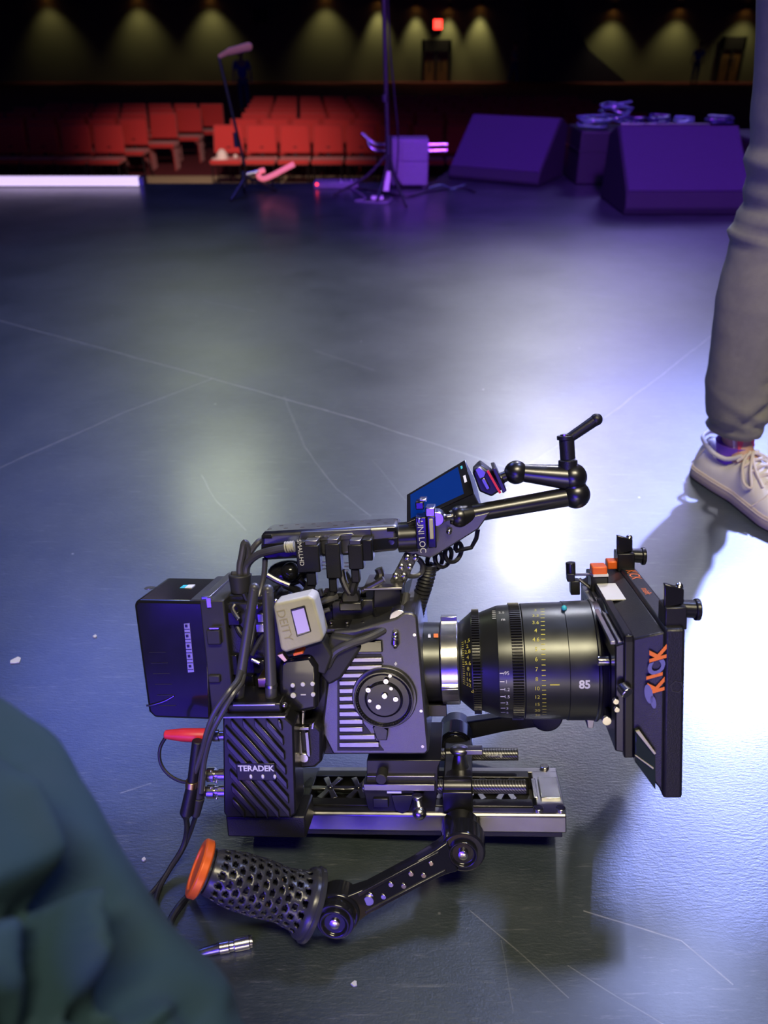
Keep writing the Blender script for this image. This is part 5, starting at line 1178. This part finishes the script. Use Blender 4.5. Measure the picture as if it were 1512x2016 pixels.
# ---- the photographer's knee and jacket, lower left -----------------------------------
M['navy'] = mat('teal_navy_trouser_cloth', (.010, .036, .054), .85, scale=30, bump=.3, bscale=700)
M['jacket'] = mat('dark_teal_jacket_cloth', (.020, .050, .066), .8, scale=20, bump=.3, bscale=500, sheen=.25)
def D(x, y, depth): return CAM + ray(x, y) * depth / FPX
ph = thing('person', 'crouching person in teal trousers, only the near leg showing lower left', 'person', (-.3, .12, 0))
sil = [(760, 2330, .34), (620, 2190, .345), (480, 2016, .35), (430, 1930, .355), (330, 1810, .36), (210, 1620, .372), (110, 1462, .385), (0, 1372, .40), (-120, 1300, .42), (-260, 1240, .44), (-380, 1220, .455)]
sp_ = [D(*p) for p in sil]
fine = []
for i in range(len(sp_) - 1):
    p0 = sp_[max(0, i - 1)]; p1 = sp_[i]; p2 = sp_[i + 1]; p3 = sp_[min(len(sp_) - 1, i + 2)]
    for k in range(22):
        t = k / 22; fine.append(.5 * ((2 * p1) + (p2 - p0) * t + (2 * p0 - 5 * p1 + 4 * p2 - p3) * t * t + (3 * p1 - p0 - 3 * p2 + p3) * t ** 3))
fine.append(sp_[-1])
def gauss(a, s): return math.exp(-(a / s) ** 2)
def pol_d(x, y, pts):                    # distance in the cloth's own plan to a fold line, and position along it
    best = (1e9, 0)
    for i, (a, c) in enumerate(zip(pts, pts[1:])):
        dx, dy = c[0] - a[0], c[1] - a[1]; t = max(0, min(1, ((x - a[0]) * dx + (y - a[1]) * dy) / (dx * dx + dy * dy)))
        d_ = math.hypot(x - a[0] - dx * t, y - a[1] - dy * t)
        if d_ < best[0]: best = (d_, (i + t) / (len(pts) - 1))
    return best
FOLDS = [([(-120, 1290), (0, 1385), (100, 1480), (175, 1640), (225, 1750), (265, 1880), (300, 2010)], .026, 42), ([(205, 1700), (140, 1722), (60, 1752), (-60, 1800)], .010, 26),
         ([(130, 1735), (100, 1800), (95, 1880), (115, 1990), (120, 2080)], .016, 30), ([(215, 1780), (235, 1840), (240, 1900)], .020, 46), ([(165, 1945), (215, 1990), (290, 2060)], .018, 28), ([(0, 1955), (60, 2020), (110, 2080)], .016, 34), ([(230, 1700), (300, 1850), (380, 1970), (470, 2100)], .004, 40),
         ([(60, 1500), (120, 1620), (165, 1690)], -.006, 55), ([(160, 1740), (160, 1850), (175, 1960)], -.010, 30), ([(260, 1930), (330, 2010)], -.006, 50)]
def foldat(p):
    r = p - CAM; zc_ = r.dot(FW)
    if zc_ < .05: return 0
    x = 756 + r.dot(RX) / zc_ * FPX; y = 1008 + r.dot(DN) / zc_ * FPX; v = 0
    for pts, dep, w in FOLDS:
        d_, t = pol_d(x, y, pts); v -= 2.0 * dep * gauss(d_, w) * min(1, 4 * min(t, 1 - t) + .25)
    return v
rings = []; nq = 230; rad = .115
for i, p in enumerate(fine):
    t = (fine[min(len(fine) - 1, i + 1)] - fine[max(0, i - 1)]).normalized(); view = (p - CAM).normalized(); side = t.cross(view).normalized()
    if side.x > 0: side = -side
    out = side.cross(t).normalized()
    if out.dot(view) > 0: out = -out
    c_ = p + side * rad; ring = []; s_ = i / (len(fine) - 1)
    for j in range(nq):
        q = 2 * PI * j / nq; dirn = -side * math.cos(q) + out * math.sin(q) * .8; r = rad + .006 * noise.noise(V((q * 1.5, s_ * 5, 0))) + .0022 * noise.noise(V((q * 5, s_ * 15, 2)))
        pt_ = c_ + dirn * r
        if math.sin(q) > 0: pt_ = pt_ + dirn * foldat(pt_) * min(1, max(0, math.sin(q)) * 2.2)
        ring.append(pt_)
    rings.append(ring)
b = MB(); b.loft(rings); kn = fine[-1] + V((-.10, -.02, -.02))
b.tube([kn, kn + V((-.03, .03, -.14)), V((kn.x - .03, kn.y + .04, .06))], lambda t: .085 - .03 * t, 28, 8)
b.build('trousers', 'navy', ph, ang=2)
# toe of the boot at the bottom edge
M['boot'] = mat('tan_boot_leather', (.62, .40, .24), .55)
c = G(803, 2046); shoe(ph, V((c.x, c.y - .292, 0)), PI, True, 'boot')

# ================================================================== lights
def area(name, loc, target, sx, sy, energy, col, spread=180, shape='RECTANGLE'):
    l = bpy.data.lights.new(name, 'AREA'); l.shape = shape; l.size = sx; l.size_y = sy; l.energy = energy; l.color = col; l.spread = math.radians(spread)
    o = bpy.data.objects.new(name, l); COL.objects.link(o); o.location = loc; o.rotation_euler = (V(target) - V(loc)).to_track_quat('-Z', 'Y').to_euler(); return o
def spot(name, loc, target, energy, col, size, blend=.5, soft=.1):
    l = bpy.data.lights.new(name, 'SPOT'); l.energy = energy; l.color = col; l.spot_size = math.radians(size); l.spot_blend = blend; l.shadow_soft_size = soft
    o = bpy.data.objects.new(name, l); COL.objects.link(o); o.location = loc; o.rotation_euler = (V(target) - V(loc)).to_track_quat('-Z', 'Y').to_euler(); return o
def pol(az, el, r, base=(0, 0, 0)):
    a, e = math.radians(az), math.radians(el); return V(base) + V((math.sin(a) * math.cos(e), math.cos(a) * math.cos(e), math.sin(e))) * r
spot('house_key', pol(12.9, 34.5, 10, G(1060, 905)), G(1060, 1060), 1500, (.86, .86, 1.0), 22, .9, .26)
spot('side_key', pol(32, 38, 12, (.45, .8, 0)), (.85, .60, 0), 11500, (.29, .36, 1.0), 13, .9, .20)
spot('corner_fill', pol(34, 58, 5, G(1440, 1850)), G(1580, 1740), 560, (.42, .50, 1.0), 17, 1.0, .35)  # added fill that lifts the lower right floor, not a stage lamp
spot('edge_key', pol(37, 39, 6.5, G(1560, 1230)), G(1540, 1250), 250, (.70, .72, 1.0), 30, .9, .35)
spot('lavender_wash', pol(20, 29, 9, G(1200, 700)), G(1200, 850), 480, (.36, .32, 1.0), 30, 1.0, 1.1)
spot('green_wash', pol(-13, 33, 8, G(360, 830)), G(400, 870), 260, (.80, .90, .62), 24, 1.0, .6)
spot('blue_top_wash', (-2.5, 5.0, 4.5), G(300, 1100), 360, (.14, .20, 1.0), 50, 1.0, .9)
spot('navy_tint_fill', (-.5, 5.4, 5.0), (-.3, 3.9, 0), 320, (.10, .09, 1.0), 60, 1.0, .8)  # invented overhead light, only tints the far stage floor navy
area('overhead_warm', (.3, -.75, 3.4), (0.2, .9, 0), 1.6, .5, 38, (1.0, .88, .58), 110)
area('blue_back_wash', (-1.5, -2.6, .9), (-.1, .6, .1), 2.6, 1.0, 110, (.07, .02, 1.0))
area('warm_low_fill', (-.2, -1.7, .20), (.1, .5, .10), 1.2, .2, 6, (1.0, .86, .60))  # added low fill for cream reflections on the rig, no real footlight
spot('violet_spot', (.6, .2, 3.0), (1.1, 4.5, .15), 1500, (.28, .015, 1.0), 40, .7, .2)
spot('seat_spot', (-1.5, 6.0, 2.6), (-2.5, 13.6, HF + .4), 2300, (1.0, .60, .52), 34, 1.0, .3)
sc.world = bpy.data.worlds.new('dark_hall'); sc.world.use_nodes = True
bg = sc.world.node_tree.nodes['Background']; bg.inputs['Color'].default_value = (.08, .09, .32, 1); bg.inputs['Strength'].default_value = .05

# ================================================================== camera
cd_ = bpy.data.cameras.new('camera'); cam = bpy.data.objects.new('camera', cd_); COL.objects.link(cam)
cam.location = CAM; cam.rotation_euler = (math.radians(90) - PITCH, 0, 0)
cd_.sensor_fit = 'HORIZONTAL'; cd_.sensor_width = 36; cd_.lens = FPX / 1512 * 36; cd_.clip_start = .02; cd_.clip_end = 200
cd_.dof.use_dof = True; cd_.dof.focus_distance = .86; cd_.dof.aperture_fstop = 6.8
sc.camera = cam
sc.view_settings.view_transform = 'Standard'; sc.view_settings.look = 'None'; sc.view_settings.gamma = 1; sc.view_settings.exposure = 0
sc.view_settings.use_curve_mapping = False
